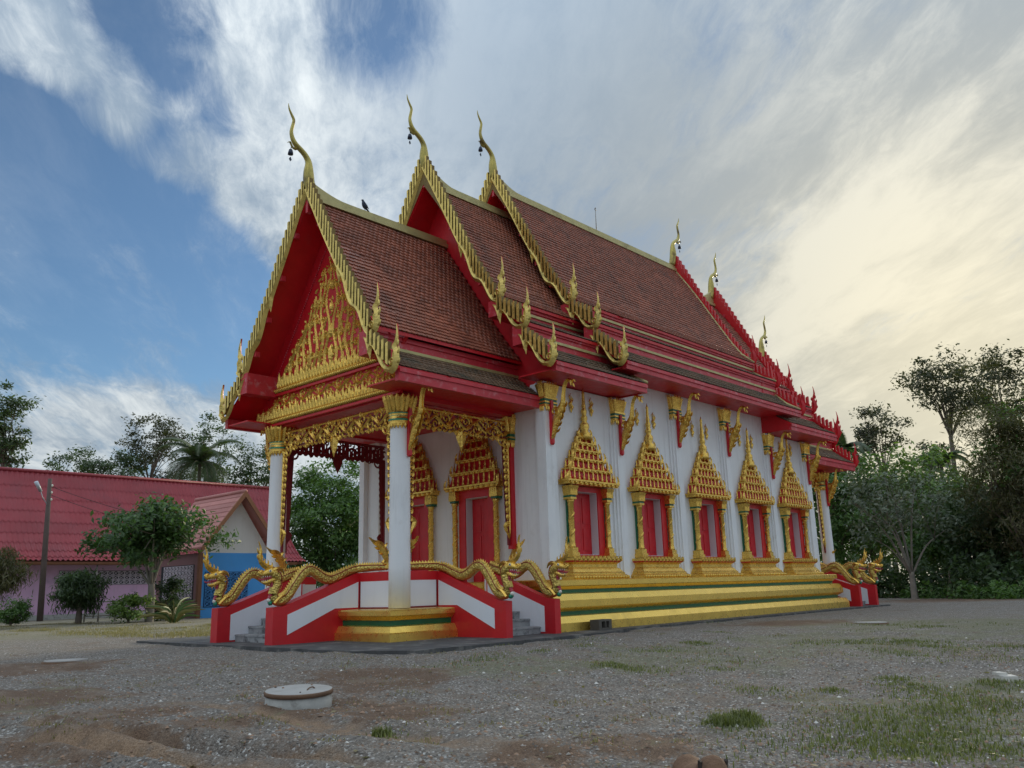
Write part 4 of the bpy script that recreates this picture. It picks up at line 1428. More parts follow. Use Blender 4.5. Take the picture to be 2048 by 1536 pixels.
naga(on_wall((2 * XMP - SIDE_X + .2, -2.95, 0), -math.pi / 2, .925), -math.pi / 2, 1, 'golden naga at the rear stairs, the one closer to the forest')

# ------------------------------------------------------------------ bird on the porch ridge
bd = MB()
bd.tube(smooth_path([(.0, 0, .11), (.03, 0, .14), (.08, 0, .20), (.12, 0, .28), (.145, 0, .345), (.165, 0, .375), (.2, 0, .375)], 3), sub([.01, .055, .078, .066, .04, .036, .014], 3), 10, 0, up=(0, 1, 0))
bird = bd.build('pigeon', 'bell', None, (1.98, 0, 12.95), math.pi * .97, label='dark pigeon perched on the ridge of the front porch roof', category='bird')
MB().ribbon([(.02, .14), (-.06, .05), (-.13, -.02)], [.06, .07, .05], (0, 0, 0), X_, Z_, Y_, h=.012, hb=.012).build('tail', 'ink', bird)
MB().cone((.19, 0, .372), (.235, 0, .362), .012, 5).build('beak', 'ink', bird)
for s2 in (-1, 1):
    MB().tube([(.07, s2 * .025, .14), (.075, s2 * .025, .0)], .007, 4).build('leg', 'ink', bird)
    MB().ribbon([(.13, .27), (.06, .2), (-.04, .10)], [.05, .09, .01], (0, s2 * .06, 0), X_, Z_, (0, s2, 0), h=.015).build('wing', 'ink', bird)

# ------------------------------------------------------------------ dog, standing and facing the camera, head low
def make_dog(loc, rz):
    d = MB()
    d.tube(smooth_path([(-.36, 0, .40), (-.28, 0, .42), (-.10, 0, .40), (.10, 0, .42), (.24, 0, .44), (.30, 0, .45)], 3), sub([.07, .125, .115, .14, .13, .10], 3), 14, 0, up=(0, 0, 1))
    d.tube(smooth_path([(.24, 0, .45), (.34, 0, .54), (.43, 0, .58), (.50, 0, .57)], 3), sub([.10, .085, .08, .08], 3), 12, 0, up=(0, 0, 1))
    d.tube(smooth_path([(.42, 0, .595), (.50, 0, .59), (.57, 0, .555), (.66, 0, .515), (.70, 0, .505)], 3), sub([.06, .088, .078, .045, .03], 3), 12, 0, up=(0, 0, 1))
    d.tube(smooth_path([(-.36, 0, .43), (-.46, 0, .46), (-.55, 0, .42), (-.60, 0, .34)], 3), sub([.035, .028, .02, .01], 3), 8, 0, up=(0, 1, 0))
    for s2 in (-1, 1):
        d.tube(smooth_path([(.20, s2 * .08, .40), (.19, s2 * .09, .26), (.175, s2 * .09, .16), (.19, s2 * .09, .04), (.23, s2 * .09, .02)], 3), sub([.075, .045, .036, .03, .03], 3), 10, 0, up=(0, 1, 0))
        d.tube(smooth_path([(-.28, s2 * .08, .38), (-.20, s2 * .095, .27), (-.30, s2 * .095, .17), (-.285, s2 * .095, .05), (-.24, s2 * .095, .02)], 3), sub([.095, .065, .034, .03, .03], 3), 10, 0, up=(0, 1, 0))
    o = d.build('dog', 'dog_fur', None, loc, rz, label='brown dog with dark drooping ears walking on the gravel', category='dog')
    rm = o.modifiers.new('join', 'REMESH')
    rm.mode = 'VOXEL'
    rm.voxel_size = .012
    rm.use_smooth_shade = True
    sm = o.modifiers.new('smooth', 'SMOOTH')
    sm.iterations = 4
    sm.factor = .5
    o.scale = (.88, .88, .88)
    for s2 in (-1, 1):
        e = MB().ribbon(smooth_path([(.50, .64), (.49, .58), (.50, .51), (.52, .47)], 2), sub([.05, .09, .075, .01], 2), (0, s2 * .082, 0), X_, Z_, (0, s2, .25), h=.018, hb=.012)
        e.build('ear', 'dog_dark', o)
        MB().ball((.588, s2 * .045, .585), .014, 7).build('eye', 'ink', o)
    MB().ball((.722, 0, .512), .022, 8, 0, (1, 1, .8)).build('nose', 'ink', o)
    return o

# ------------------------------------------------------------------ concrete well ring, manholes, block
def well(loc):
    w = empty('well_ring', None, loc, .4, label='grey concrete well ring with thick round lid standing in the gravel', category='well ring')
    MB().lathe([(.43, -.2), (.435, .0), (.43, .14)], 40).build('ring', 'concrete', w)
    MB().lathe([(.42, .141), (.445, .145), (.45, .185), (.435, .20), (.0, .203)], 40, mat=[0, 0, 0, 1]).build('lid', ['lid_rim', 'lid_top'], w)
    b_ = MB()
    b_.tube(smooth_path([(-.05, -.16, .2), (0, -.16, .225), (.08, -.16, .225), (.13, -.16, .2)], 3), .010, 5)
    b_.build('lifting_loop', 'lid_rim', w)
    rn = random.Random(3)
    for k in range(4):
        a, r = rn.random() * 6.28, .1 + .3 * rn.random()
        MB().ball((r * math.cos(a), r * math.sin(a), .207), .010 + .012 * rn.random(), 6, 0, (1.3, 1, .7)).build('pebble', 'stone_brown', w)
    w.rotation_euler = (R(1.5), R(-2.5), .4)
    return w
def flat_lid(loc, r, label):
    w = empty('manhole', None, loc, 0, label=label, category='manhole')
    MB().lathe([(r, -.1), (r, .03), (r - .02, .04)], 32).build('rim', 'lid_rim', w)
    MB().lathe([(r * .9, .0405), (r * .9, .055), (.0, .057)], 32).build('lid', 'lid_top', w)
    return w
def hollow_block(loc, rz):
    b_ = empty('concrete_block', None, loc, rz, label='small dark hollow concrete block lying before the gold temple base', category='block')
    m = MB()
    m.box(-.32, .32, -.15, .15, 0, .05).box(-.32, .32, -.15, .15, .22, .27)
    for x in (-.32, .0, .19):
        m.box(x, x + (.13 if x else .04), -.149, .149, .05, .22)
    m.build('shell', 'block', b_)
    MB().box(-.05, .06, -.02, .10, .051, .20).build('rubble', 'concrete', b_)
    return b_

# ------------------------------------------------------------------ pink hall with the long red sheet roof
BY = 42.0
H = empty('long_hall', None, (10, BY, 0), label='long pink hall with sweeping red sheet roof behind the small trees', category='building')
def off(mb, dx, dy):
    mb.v = [(p[0] - dx, p[1] - dy, p[2]) for p in mb.v]
    return mb
HX0, HX1 = -14.0, 26.2
off(MB().box(HX0, HX1, BY, BY + 8, -.4, 3.9), 10, BY).build('wall', 'pink_wall', H)
off(MB().box(HX0, HX1, BY - .12, BY, -.4, .28), 10, BY).build('plinth', 'concrete', H)
RP = [(BY - 1.5, 3.72), (BY - .9, 4.02), (BY - .2, 4.55), (BY + .6, 5.35), (BY + 1.6, 6.6), (BY + 2.7, 8.15), (BY + 4.0, 10.2)]
RP = smooth_path(RP, 4)
def hz(y): return interp(RP, y)
nx = 1000
xs = np.linspace(HX0 - .8, HX1 + .8, nx)
wave = .06 * np.cos(xs * 2 * math.pi / .33)
wave = np.maximum(wave, -.03)
rows = 9
ys_ = np.linspace(RP[0][0], RP[-1][0], rows + 1)
for r in range(rows):
    yy = np.linspace(ys_[r] - (.12 if r else 0), ys_[r + 1], 5)
    V, F = [], []
    for j, y in enumerate(yy):
        zz = hz(max(y, RP[0][0])) + .05 * (1 - j / 4)
        V.append(np.stack([xs - 10, np.full(nx, y - BY), zz + wave], 1))
    V = np.concatenate(V)
    k = np.arange(4)[:, None] * nx + np.arange(nx - 1)[None]
    F = np.stack([k, k + 1, k + nx + 1, k + nx], -1).reshape(-1, 4)
    link('roof_sheet', np_mesh('roof_sheet', V, F, 'sheet_red', smooth=True), H)
MB().prism([(y, z - .12) for y, z in RP] + [(BY + 8, 4.0), (BY + 8, 3.5), (BY - 1.3, 3.5)], (HX0 - .5 - 10, -BY, 0), Y_, Z_, X_, HX1 - HX0 + 1.0).build('gable', 'brown_wood', H)
off(MB().tube([(HX0 - .8, BY + 4.0, 10.24), (HX1 + .8, BY + 4.0, 10.24)], .14, 8, up=(0, 0, 1)), 10, BY).build('ridge', 'sheet_red', H)
MB().add([(HX0 - 10.8, 4.0, 10.15), (HX1 - 9.2, 4.0, 10.15), (HX1 - 9.2, 9.2, 4.0), (HX0 - 10.8, 9.2, 4.0)], [(0, 1, 2, 3)]).build('rear_roof', 'sheet_red', H)
off(MB().box(HX0, HX1, BY - 1.45, BY - 1.37, 3.50, 3.66), 10, BY).build('fascia', 'verge_brown', H)
off(MB().box(HX0, HX1, BY - 1.37, BY, 3.56, 3.60), 10, BY).build('soffit', 'brown_wall', H)
off(MB().tube([(10.6, BY - 1.2, -.1), (10.6, BY - 1.2, 3.55)], .05, 6), 10, BY).build('downpipe', 'pipe', H)
vb = MB()                                # openwork vent block, .38 wide
vb.box(-.19, .19, -.06, .0, -.15, -.12).box(-.19, .19, -.06, .0, .12, .15).box(-.19, -.16, -.06, 0, -.12, .12).box(.16, .19, -.06, 0, -.12, .12)
vb.ribbon([(-.16, -.12), (0, .02), (.16, .12)], .05, (0, -.05, 0), X_, Z_, (0, -1, 0), h=.02, hb=.03)
vb.ribbon([(-.16, .12), (0, -.04), (.16, -.12)], .04, (0, -.05, 0), X_, Z_, (0, -1, 0), h=.02, hb=.03)
VENT = {k: vb.mesh('vent_block', [k]) for k in ('vent', 'vent_blue')}
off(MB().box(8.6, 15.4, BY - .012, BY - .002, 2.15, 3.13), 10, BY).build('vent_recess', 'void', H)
for r in range(3):
    for c in range(17):
        link('vent_block', VENT['vent'], H, (8.82 + c * .395 - 10, -.014, 2.32 + r * .315))

# ------------------------------------------------------------------ blue gabled annex in front of it
AX0, AX1, AY, AYB = 11.45, 16.05, 28.0, 33.6
A = empty('gabled_annex', None, (14, AY, 0), label='blue walled annex with white gable and pinkish tiled roof beside the front stairs', category='building')
def aoff(mb): return off(mb, 14, AY)
AXC, AZT, AZE = (AX0 + AX1) / 2, 7.35, 3.7
aoff(MB().box(AX0, AX1, AY, AY + .25, -.3, AZE)).build('front_wall', 'blue_wall', A)
aoff(MB().prism([(AX0, AZE), (AX1, AZE), (AXC, AZT - .35)], (0, AY + .02, 0), X_, Z_, Y_, .2)).build('gable', 'gable_white', A)
aoff(MB().box(AX0, AX0 + .2, AY + .25, AYB, -.3, AZE)).build('side_wall', 'brown_wall', A)
aoff(MB().box(AX0 - .12, AX0 + .1, AY - .1, AY + .16, -.3, AZE)).build('corner_post', 'brown_wood', A)
for s2 in (-1, 1):
    m = MB()
    ex, ez = AXC + s2 * 2.6, 3.95
    m.prism([(AXC, AZT), (ex, ez), (ex, ez - .14), (AXC, AZT - .16)], (0, AY - .7, 0), X_, Z_, Y_, AYB - AY + .7)
    o = aoff(m).build('roof_slope', 'tile_pink', A)
    n = 11
    for i in range(n):                    # raised courses
        t0 = (i + .02) / n
        t1 = (i + 1.0) / n
        m = MB()
        p0 = (AXC + (ex - AXC) * t0, AZT + (ez - AZT) * t0)
        p1 = (AXC + (ex - AXC) * t1, AZT + (ez - AZT) * t1)
        m.add([(p0[0], AY - .68, p0[1] + .012), (p0[0], AYB, p0[1] + .012), (p1[0], AYB, p1[1] + .06), (p1[0], AY - .68, p1[1] + .06),
               (p1[0], AYB, p1[1] + .004), (p1[0], AY - .68, p1[1] + .004)], [(0, 1, 2, 3), (3, 2, 4, 5)])
        aoff(m).build('tile_course', 'tile_pink', o)
    aoff(MB().prism([(AXC, AZT + .1), (ex + s2 * .05, ez + .05), (ex + s2 * .05, ez - .3), (AXC, AZT - .28)], (0, AY - .78, 0), X_, Z_, Y_, .1)).build('bargeboard', 'verge_brown', A)
aoff(MB().tube([(AXC, AY - .75, AZT + .06), (AXC, AYB, AZT + .06)], .12, 7)).build('ridge', 'tile_pink', A)
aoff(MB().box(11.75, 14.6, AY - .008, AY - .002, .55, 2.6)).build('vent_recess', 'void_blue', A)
for r in range(6):
    for c in range(7):
        link('vent_block', VENT['vent_blue'], A, (11.98 + c * .4 - 14, -.01, .75 + r * .335))
for r in range(6):
    for c in range(9):
        link('vent_block', VENT['vent'], A, (AX0 - .004 - 14, 1.0 + c * .42, 1.2 + r * .33), -math.pi / 2)
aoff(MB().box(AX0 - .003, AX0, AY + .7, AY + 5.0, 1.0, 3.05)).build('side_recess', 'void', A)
for k in range(14):
    aoff(MB().box(AX0 - .75, AX0 - .68, AY + .4 + k * .36, AY + .48 + k * .36, -.1, 1.0)).build('fence_pale', 'brown_wood', A)
aoff(MB().box(AX0 - .72, AX0 - .70, AY + .3, AY + 5.3, .85, .93)).build('fence_rail', 'brown_wood', A)

# ------------------------------------------------------------------ street light on a leaning pole, cables
P0 = Vector((6.75, 39.2, -.1))
PT = Vector((6.53, 39.2, 8.9))
pl = empty('utility_pole', None, P0, label='leaning dark utility pole with a grey street lamp before the pink hall', category='pole')
d = PT - P0
m = MB().tube([(0, 0, 0), d * .5, d], [.19, .165, .125], 10)
m.build('shaft', 'pole', pl)
m = MB().tube([d * .80, d * .86 + Vector((-.45, -.25, .0)), d * .93 + Vector((-.75, -.4, .0))], .03, 6)
m.build('lamp_arm', 'lamp', pl)
m = MB().tube([d * .90 + Vector((-.62, -.35, 0)), d * .965 + Vector((-1.0, -.5, .0))], [.09, .11], 8, sq=1.3)
m.build('lamp_head', 'lamp', pl)
for k in range(3):
    MB().ball(tuple(d * (.95 - .05 * k) + Vector((.12, -.1, 0))), .07, 7, 0, (1, 1, 1.3)).build('insulator', 'teeth', pl)
def cable(a, c, sag, label):
    a, c = Vector(a), Vector(c)
    pts = [a.lerp(c, i / 16) - Vector((0, 0, sag * 4 * (i / 16) * (1 - i / 16))) for i in range(17)]
    MB().tube([p - a for p in pts], .016, 5).build('cable', 'cable', None, a, label=label, category='cable', group='cables from the utility pole')
top = P0 + d * .94
cable(top + Vector((.12, -.1, 0)), (16.2, 27.6, 4.6), .5, 'thin black cable running from the leaning pole down to the annex gable, upper one')
cable(P0 + d * .88 + Vector((.12, -.1, 0)), (16.2, 27.6, 4.35), .6, 'thin black cable running from the leaning pole down to the annex gable, lower one')

# low pipe rail before the hall
Rr = empty('pipe_rail', None, (7.7, 31.5, 0), .1, label='low grey pipe rail beside the umbrella shaped tree', category='railing')
for x in (-1.3, -.5, .5, 1.3):
    MB().tube([(x, 0, -.1), (x, 0, 1.05)], .045, 6).build('post', 'pipe', Rr)
for zz in (.28, 1.05):
    MB().tube([(-1.3, 0, zz), (1.3, 0, zz)], .045, 6, up=(0, 0, 1)).build('rail', 'pipe', Rr)

# ------------------------------------------------------------------ ground
FPX = 1699.6
def pixray(u, v):
    return (_r * ((u - 1024) / FPX) + _u * ((768 - v) / FPX) + _f)
def sstep(t):
    t = np.clip(t, 0, 1)
    return t * t * (3 - 2 * t)
def ground_h(x, y):
    x, y = np.asarray(x, float), np.asarray(y, float)
    q = (x + 1) * -.55 + (y + 5) * -.83
    h = -.05 - .33 * sstep(q / 13)
    # shallow wheel ruts crossing the foreground
    for (ax, ay, bx, by, w, dep) in RUTS:
        dx, dy = bx - ax, by - ay
        L = math.hypot(dx, dy)
        s_ = ((x - ax) * dx + (y - ay) * dy) / L
        t_ = np.abs((x - ax) * dy - (y - ay) * dx) / L
        t_ = t_ + .12 * np.sin(s_ * 1.3)
        k = sstep((s_ + .5) / 1.5) * sstep((L + .5 - s_) / 1.5)
        h = h - dep * k * np.exp(-(t_ / w) ** 2) + dep * .6 * k * np.exp(-((t_ - 2.0 * w) / w) ** 2)
    near = sstep(1 - (np.hypot(x - CAM.x, y - CAM.y) - 18) / 20)
    for fx, fy, ph, am in ((.9, .5, .3, .022), (-.6, 1.3, 1.7, .018), (2.3, 1.9, .9, .012), (3.7, -2.6, 2.2, .008), (6.1, 5.2, 4.1, .006), (-8.3, 7.7, 1.1, .004)):
        h = h + am * np.sin(fx * x + fy * y + ph + 1.3 * np.sin(.37 * fy * x - .29 * fx * y)) * near
    h = h + near * (.045 * vnoise(x * 1.4, y * 1.4, 1) + .03 * vnoise(x * 3.7, y * 3.7, 2) + .022 * vnoise(x * 8, y * 8, 3))
    return h
def vnoise(x, y, seed):
    xi, yi = np.floor(x), np.floor(y)
    fx, fy = sstep(x - xi), sstep(y - yi)
    def hsh(a, c):
        v = np.sin(a * 127.1 + c * 311.7 + seed * 74.7) * 43758.5453
        return v - np.floor(v)
    return (hsh(xi, yi) * (1 - fx) + hsh(xi + 1, yi) * fx) * (1 - fy) + (hsh(xi, yi + 1) * (1 - fx) + hsh(xi + 1, yi + 1) * fx) * fy - .5
RUTS = []
def gp(u, v):
    """point of the ground seen at a place of the photograph"""
    d = pixray(u, v)
    z = -.2
    for _ in range(6):
        t = (z - CAM.z) / d.z
        p = CAM + d * t
        z = float(ground_h(p.x, p.y))
    return Vector((p.x, p.y, z))
def gdir(u, dist):
    d = pixray(u, 1165)
    d.z = 0
    d.normalize()
    p = CAM + d * dist
    return Vector((p.x, p.y, float(ground_h(p.x, p.y))))
_a, _b = gp(-20, 1446), gp(740, 1532)
RUTS.append((_a.x, _a.y, _b.x, _b.y, .17, .17))
_a, _b = gp(20, 1484), gp(560, 1548)
RUTS.append((_a.x, _a.y, _b.x, _b.y, .15, .16))
_a, _b = gp(380, 1405), gp(960, 1500)
RUTS.append((_a.x, _a.y, _b.x, _b.y, .18, .06))
_a, _b = gp(960, 1480), gp(1500, 1400)
RUTS.append((_a.x, _a.y, _b.x, _b.y, .2, .03))
_a, _b = gp(880, 1345), gp(1500, 1265)
RUTS.append((_a.x, _a.y, _b.x, _b.y, .2, .02))

m = bpy.data.materials.new('gravel_ground')
m.use_nodes = True
b = NB(m.node_tree)
pos = b.n('ShaderNodeNewGeometry').outputs['Position']
cell = b.vor(pos, 38, 'F1', 'Color')
cdist = b.vor(pos, 38)
cr, cg, cb = b.sep(cell)
fine = b.noise(pos, 60, 3)
big = b.noise(pos, .55, 6, .62, .4)
mid = b.noise(b.vm('ADD', pos, (4, 9, 0)), 1.7, 5, .62)
g1 = b.mix(cr, (.118, .104, .090), (.295, .268, .238))
g1 = b.mix(b.ss(cg, .90, .96), g1, (.55, .54, .52))
soil = b.mix(b.ss(fine, .35, .7), (.085, .050, .031), (.20, .128, .082))
tan = b.mix(b.ss(fine, .35, .7), (.17, .128, .095), (.29, .225, .17))
def near_pt(p, r0, r1):
    return b.m('SUBTRACT', 1.0, b.ss(b.vm('DISTANCE', pos, tuple(p)), r0, r1))
msk = None
for (u, v, r0, r1) in ((60, 1395, .2, 2.2), (260, 1450, .2, 1.6), (180, 1500, .2, 1.5), (600, 1420, .3, 1.6), (420, 1480, .1, 1.3), (820, 1420, .1, 1.6), (30, 1340, .3, 3.0), (760, 1345, .2, 2.2),
                       (1300, 1490, .1, 1.1), (1080, 1520, .1, .9), (1330, 1215, 0, 3), (1900, 1200, 1, 6), (1600, 1245, .3, 3)):
    k = near_pt(gp(u, v), r0, r1)
    msk = k if msk is None else b.m('MAXIMUM', msk, k)
sm = b.ss(b.m('ADD', b.m('ADD', b.m('MULTIPLY', big, .75), b.m('MULTIPLY', b.noise(b.vm('ADD', pos, (2, 6, 1)), 4.5, 7, .72), .55)), b.m('MULTIPLY', msk, .30)), .69, .88)
c = b.mix(sm, g1, soil)
c = b.mix(b.m('MULTIPLY', b.ss(mid, .48, .66), .6), c, tan)
# packed lighter soil in the wheel ruts
for (ax, ay, bx, by, w, dep) in RUTS[:3]:
    L = math.hypot(bx - ax, by - ay)
    rel = b.vm('SUBTRACT', pos, (ax, ay, 0))
    wob = b.m('MULTIPLY', b.m('SUBTRACT', b.noise(pos, 1.4, 3), .5), .35)
    tt = b.m('ABSOLUTE', b.m('ADD', b.vm('DOT_PRODUCT', rel, ((by - ay) / L, -(bx - ax) / L, 0)), wob))
    ss_ = b.vm('DOT_PRODUCT', rel, ((bx - ax) / L, (by - ay) / L, 0))
    k = b.m('MULTIPLY', b.m('SUBTRACT', 1.0, b.ss(tt, w * .5, w * 1.5)), b.m('MULTIPLY', b.ss(ss_, -.6, .8), b.m('SUBTRACT', 1.0, b.ss(ss_, L - .8, L + .6))))
    k = b.m('MULTIPLY', k, b.ss(b.noise(pos, 3.5, 5, .7), .3, .55))
    c = b.mix(b.m('MULTIPLY', k, .9), c, b.mix(b.ss(fine, .35, .7), (.23, .145, .085), (.36, .25, .165)))
# thin weeds colouring the surface
wm = None
for (u, v, r0, r1) in ((1860, 1430, .3, 2.6), (1990, 1480, .2, 1.6), (1700, 1285, .5, 5), (1390, 1310, .3, 4), (1960, 1250, 1, 8), (60, 1270, 1, 7), (300, 1262, 1, 8), (1050, 1325, .3, 3), (1480, 1450, .1, .8), (2040, 1380, .3, 2.2)):
    k = near_pt(gp(u, v), r0, r1)
    wm = k if wm is None else b.m('MAXIMUM', wm, k)
gm = b.ss(b.m('ADD', b.noise(b.vm('ADD', pos, (1, 3, 8)), 1.1, 6, .7), b.m('MULTIPLY', wm, .24)), .58, .74)
c = b.mix(b.m('MULTIPLY', gm, .55), c, b.mix(fine, (.12, .135, .06), (.24, .24, .13)))
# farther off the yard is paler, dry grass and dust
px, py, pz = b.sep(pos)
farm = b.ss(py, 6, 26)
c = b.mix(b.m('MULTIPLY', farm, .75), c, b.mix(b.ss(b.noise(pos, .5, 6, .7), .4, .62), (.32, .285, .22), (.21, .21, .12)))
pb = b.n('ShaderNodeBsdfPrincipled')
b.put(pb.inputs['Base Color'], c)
pb.inputs['Roughness'].default_value = .92
bp = b.n('ShaderNodeBump')
bp.inputs['Distance'].default_value = .03
bp.inputs['Strength'].default_value = .9
b.put(bp.inputs['Height'], b.m('ADD', b.m('MULTIPLY', b.m('SUBTRACT', .6, cdist), b.m('SUBTRACT', 1.1, sm)), b.m('MULTIPLY', b.noise(pos, 14, 5, .7), .9)))
b.put(pb.inputs['Normal'], bp.outputs[0])
b.put(b.n('ShaderNodeOutputMaterial').inputs[0], pb.outputs[0])
MT['ground'] = m

rr = np.concatenate([[0, .8, 1.6], np.geomspace(2.4, 36, 390), np.geomspace(37, 900, 60)])
aa = np.linspace(0, 2 * math.pi, 900, endpoint=False)
GX = CAM.x + rr[:, None] * np.cos(aa)[None]
GY = CAM.y + rr[:, None] * np.sin(aa)[None]
V = np.stack([GX, GY, ground_h(GX, GY)], -1).reshape(-1, 3)
i, j = np.meshgrid(np.arange(len(rr) - 1), np.arange(900), indexing='ij')
F = np.stack([i * 900 + j, (i + 1) * 900 + j, (i + 1) * 900 + (j + 1) % 900, i * 900 + (j + 1) % 900], -1).reshape(-1, 4)
link('ground', np_mesh('ground', V, F, 'ground', smooth=True), kind='structure')

# concrete apron round the temple, its edge broken by soil
rn = random.Random(2)
ap = []
def edge(a, c, n, amp):
    return [(a[0] + (c[0] - a[0]) * k / n + rn.uniform(-amp, amp), a[1] + (c[1] - a[1]) * k / n + rn.uniform(-amp, amp)) for k in range(n)]
ap += edge((-2.25, 3.2), (-2.25, -5.2), 60, .05) + edge((-2.25, -5.2), (-1.5, -6.5), 14, .05) + edge((-1.5, -6.5), (5.2, -6.35), 50, .06) + edge((5.2, -6.35), (7, -5.75), 14, .05) + edge((7, -5.75), (27, -5.8), 120, .06)
ap += [(27, 6), (5, 6), (-2.2, 5)]
MB().prism(ap, (0, 0, -.14), X_, Y_, Z_, .145).build('apron', 'apron', kind='structure')

# loose stones in the foreground
SOIL = [(*gp(u, v)[:2], r) for u, v, r in ((60, 1395, 1.5), (260, 1450, 1.0), (180, 1500, 1.0), (420, 1480, .7), (30, 1340, 1.6), (1300, 1490, .6), (1080, 1520, .5), (820, 1420, .8))]
def stones(n, rmin, rmax, smin, smax, seed, cond=None, soil_keep=.3):
    g = np.random.default_rng(seed)
    r = rmin * (rmax / rmin) ** g.random(n)
    a = R(42.7) + (g.random(n) - .5) * R(76)
    x, y = CAM.x + r * np.cos(a), CAM.y + r * np.sin(a)
    ok = ~((x > -2.3) & (y > -6.6))
    if cond is not None:
        ok &= cond(x, y)
    keep = np.ones(len(x))
    for (ax, ay, bx, by, w, dep) in RUTS[:3]:        # few stones stay in the wheel ruts and on bare soil
        L = math.hypot(bx - ax, by - ay)
        s_ = ((x - ax) * (bx - ax) + (y - ay) * (by - ay)) / L
        t_ = np.abs((x - ax) * (by - ay) - (y - ay) * (bx - ax)) / L
        keep = np.where((t_ < w * 1.6) & (s_ > -.4) & (s_ < L + .4), .08, keep)
    for q in SOIL:
        keep = np.where(np.hypot(x - q[0], y - q[1]) < q[2], np.minimum(keep, soil_keep), keep)
    ok &= g.random(len(x)) < keep
    x, y, r = x[ok], y[ok], r[ok]
    n = len(x)
    s = smin * (smax / smin) ** (g.random(n) ** 1.6)
    z = ground_h(x, y)
    B = np.array([(1, 0, 0), (.3, .9, .1), (-.8, .5, 0), (-.7, -.6, .1), (.4, -.85, 0), (.1, .1, .75)])
    ang = g.random(n) * 6.28
    sc = .7 + .6 * g.random((n, 3))
    Pp = B[None] * sc[:, None] * s[:, None, None]
    ca_, sa_ = np.cos(ang)[:, None], np.sin(ang)[:, None]
    V = np.stack([Pp[..., 0] * ca_ - Pp[..., 1] * sa_ + x[:, None], Pp[..., 0] * sa_ + Pp[..., 1] * ca_ + y[:, None], Pp[..., 2] + z[:, None] - .002], -1).reshape(-1, 3)
    T3 = np.array([(0, 1, 5), (1, 2, 5), (2, 3, 5), (3, 4, 5), (4, 0, 5)])
    F = (T3[None] + 6 * np.arange(n)[:, None, None]).reshape(-1, 3)
    return V, F
def pile(name, mat, label, *sets):
    Vs, Fs, k = [], [], 0
    for V, F in sets:
        Vs.append(V)
        Fs.append(F + k)
        k += len(V)
    link(name, np_mesh(name, np.concatenate(Vs), np.concatenate(Fs), mat), kind='stuff', label=label, category='gravel')
_w = gp(597, 1420)
pile('gravel', 'stone', 'loose grey gravel covering the yard', stones(90000, 3.5, 24, .006, .025, 1))
pile('clods', 'stone_brown', 'brown stones and clods mixed into the gravel', stones(26000, 3.5, 20, .006, .034, 2, None, 1.0), stones(6000, 9, 17, .012, .05, 4, lambda x, y: np.hypot(x - _w.x, y - _w.y) < 1.6))
pile('pebbles', 'stone_white', 'scattered white pebbles on the gravel', stones(420, 4, 22, .012, .04, 3))

# weeds and grass
def blades(patches, seed):
    g = np.random.default_rng(seed)
    Vs, n = [], 0
    for (u, v, rad, cnt, hgt) in patches:
        p = gp(u, v)
        k = int(cnt)
        a, q = g.random(k) * 6.28, rad * np.sqrt(g.random(k)) * (.5 + .5 * g.random(k))
        x, y = p.x + q * np.cos(a), p.y + q * np.sin(a)
        z = ground_h(x, y)
        h = hgt * .85 * (.35 + .9 * g.random(k)) * (1 - .55 * (q / rad) ** 2)
        az = g.random(k) * 6.28
        ln = .15 + .6 * g.random(k)
        w = .004 + .005 * g.random(k) + hgt * .006
        dx, dy = np.cos(az), np.sin(az)
        b0 = np.stack([x - dy * w, y + dx * w, z - .01], -1)
        b1 = np.stack([x + dy * w, y - dx * w, z - .01], -1)
        m0 = np.stack([x + dx * ln * h * .35 + dy * w * .7, y + dy * ln * h * .35 - dx * w * .7, z + h * .6], -1)
        m1 = np.stack([x + dx * ln * h * .35 - dy * w * .7, y + dy * ln * h * .35 + dx * w * .7, z + h * .6], -1)
        t0 = np.stack([x + dx * ln * h + dy * w * .15, y + dy * ln * h - dx * w * .15, z + h * (1 - .3 * ln)], -1)
        t1 = np.stack([x + dx * ln * h - dy * w * .15, y + dy * ln * h + dx * w * .15, z + h * (1 - .3 * ln)], -1)
        Vs.append(np.stack([b0, b1, m0, m1, t0, t1], 1).reshape(-1, 3))
        n += k
    V = np.concatenate(Vs)
    Q = np.array([(0, 1, 2, 3), (3, 2, 4, 5)])
    F = (Q[None] + 6 * np.arange(n)[:, None, None]).reshape(-1, 4)
    return V, F
tuft = [(1470, 1446, .42, 800, .10), (1450, 1446, .2, 260, .13), (1490, 1442, .22, 260, .12), (762, 1470, .14, 150, .15), (770, 1474, .3, 120, .07), (1245, 1335, .6, 300, .07), (1215, 1330, .5, 240, .07)]
g_ = random.Random(9)
for k in range(110):
    u = g_.choice((g_.uniform(1650, 2060), g_.uniform(1150, 2060), g_.uniform(900, 1500)))
    v = 1245 + 270 * g_.random() ** 1.3
    if u < 1500 and v > 1350: continue
    tuft.append((u, v, g_.uniform(.3, 1.2), g_.randint(40, 170), g_.uniform(.05, .09)))
for (u, v) in ((1840, 1425), (1900, 1430), (1800, 1440), (1960, 1400), (2020, 1420), (2040, 1490), (1870, 1395), (1990, 1370), (1760, 1465), (1980, 1520), (1720, 1500), (1800, 1520), (1700, 1275), (1790, 1285), (1850, 1290), (1640, 1290), (1380, 1300), (1330, 1310)):
    tuft.append((u + g_.uniform(-30, 30), v + g_.uniform(-12, 12), g_.uniform(.5, 1.2), g_.randint(160, 380), g_.uniform(.06, .10)))
V, F = blades(tuft, 5)
link('grass', np_mesh('grass', V, F, 'grass'), kind='stuff', label='short green weeds and grass scattered over the gravel yard', category='grass')
tuft = []
for k in range(130):
    tuft.append((g_.uniform(-40, 2060), g_.uniform(1262, 1500), g_.uniform(.2, .6), g_.randint(12, 50), g_.uniform(.03, .07)))
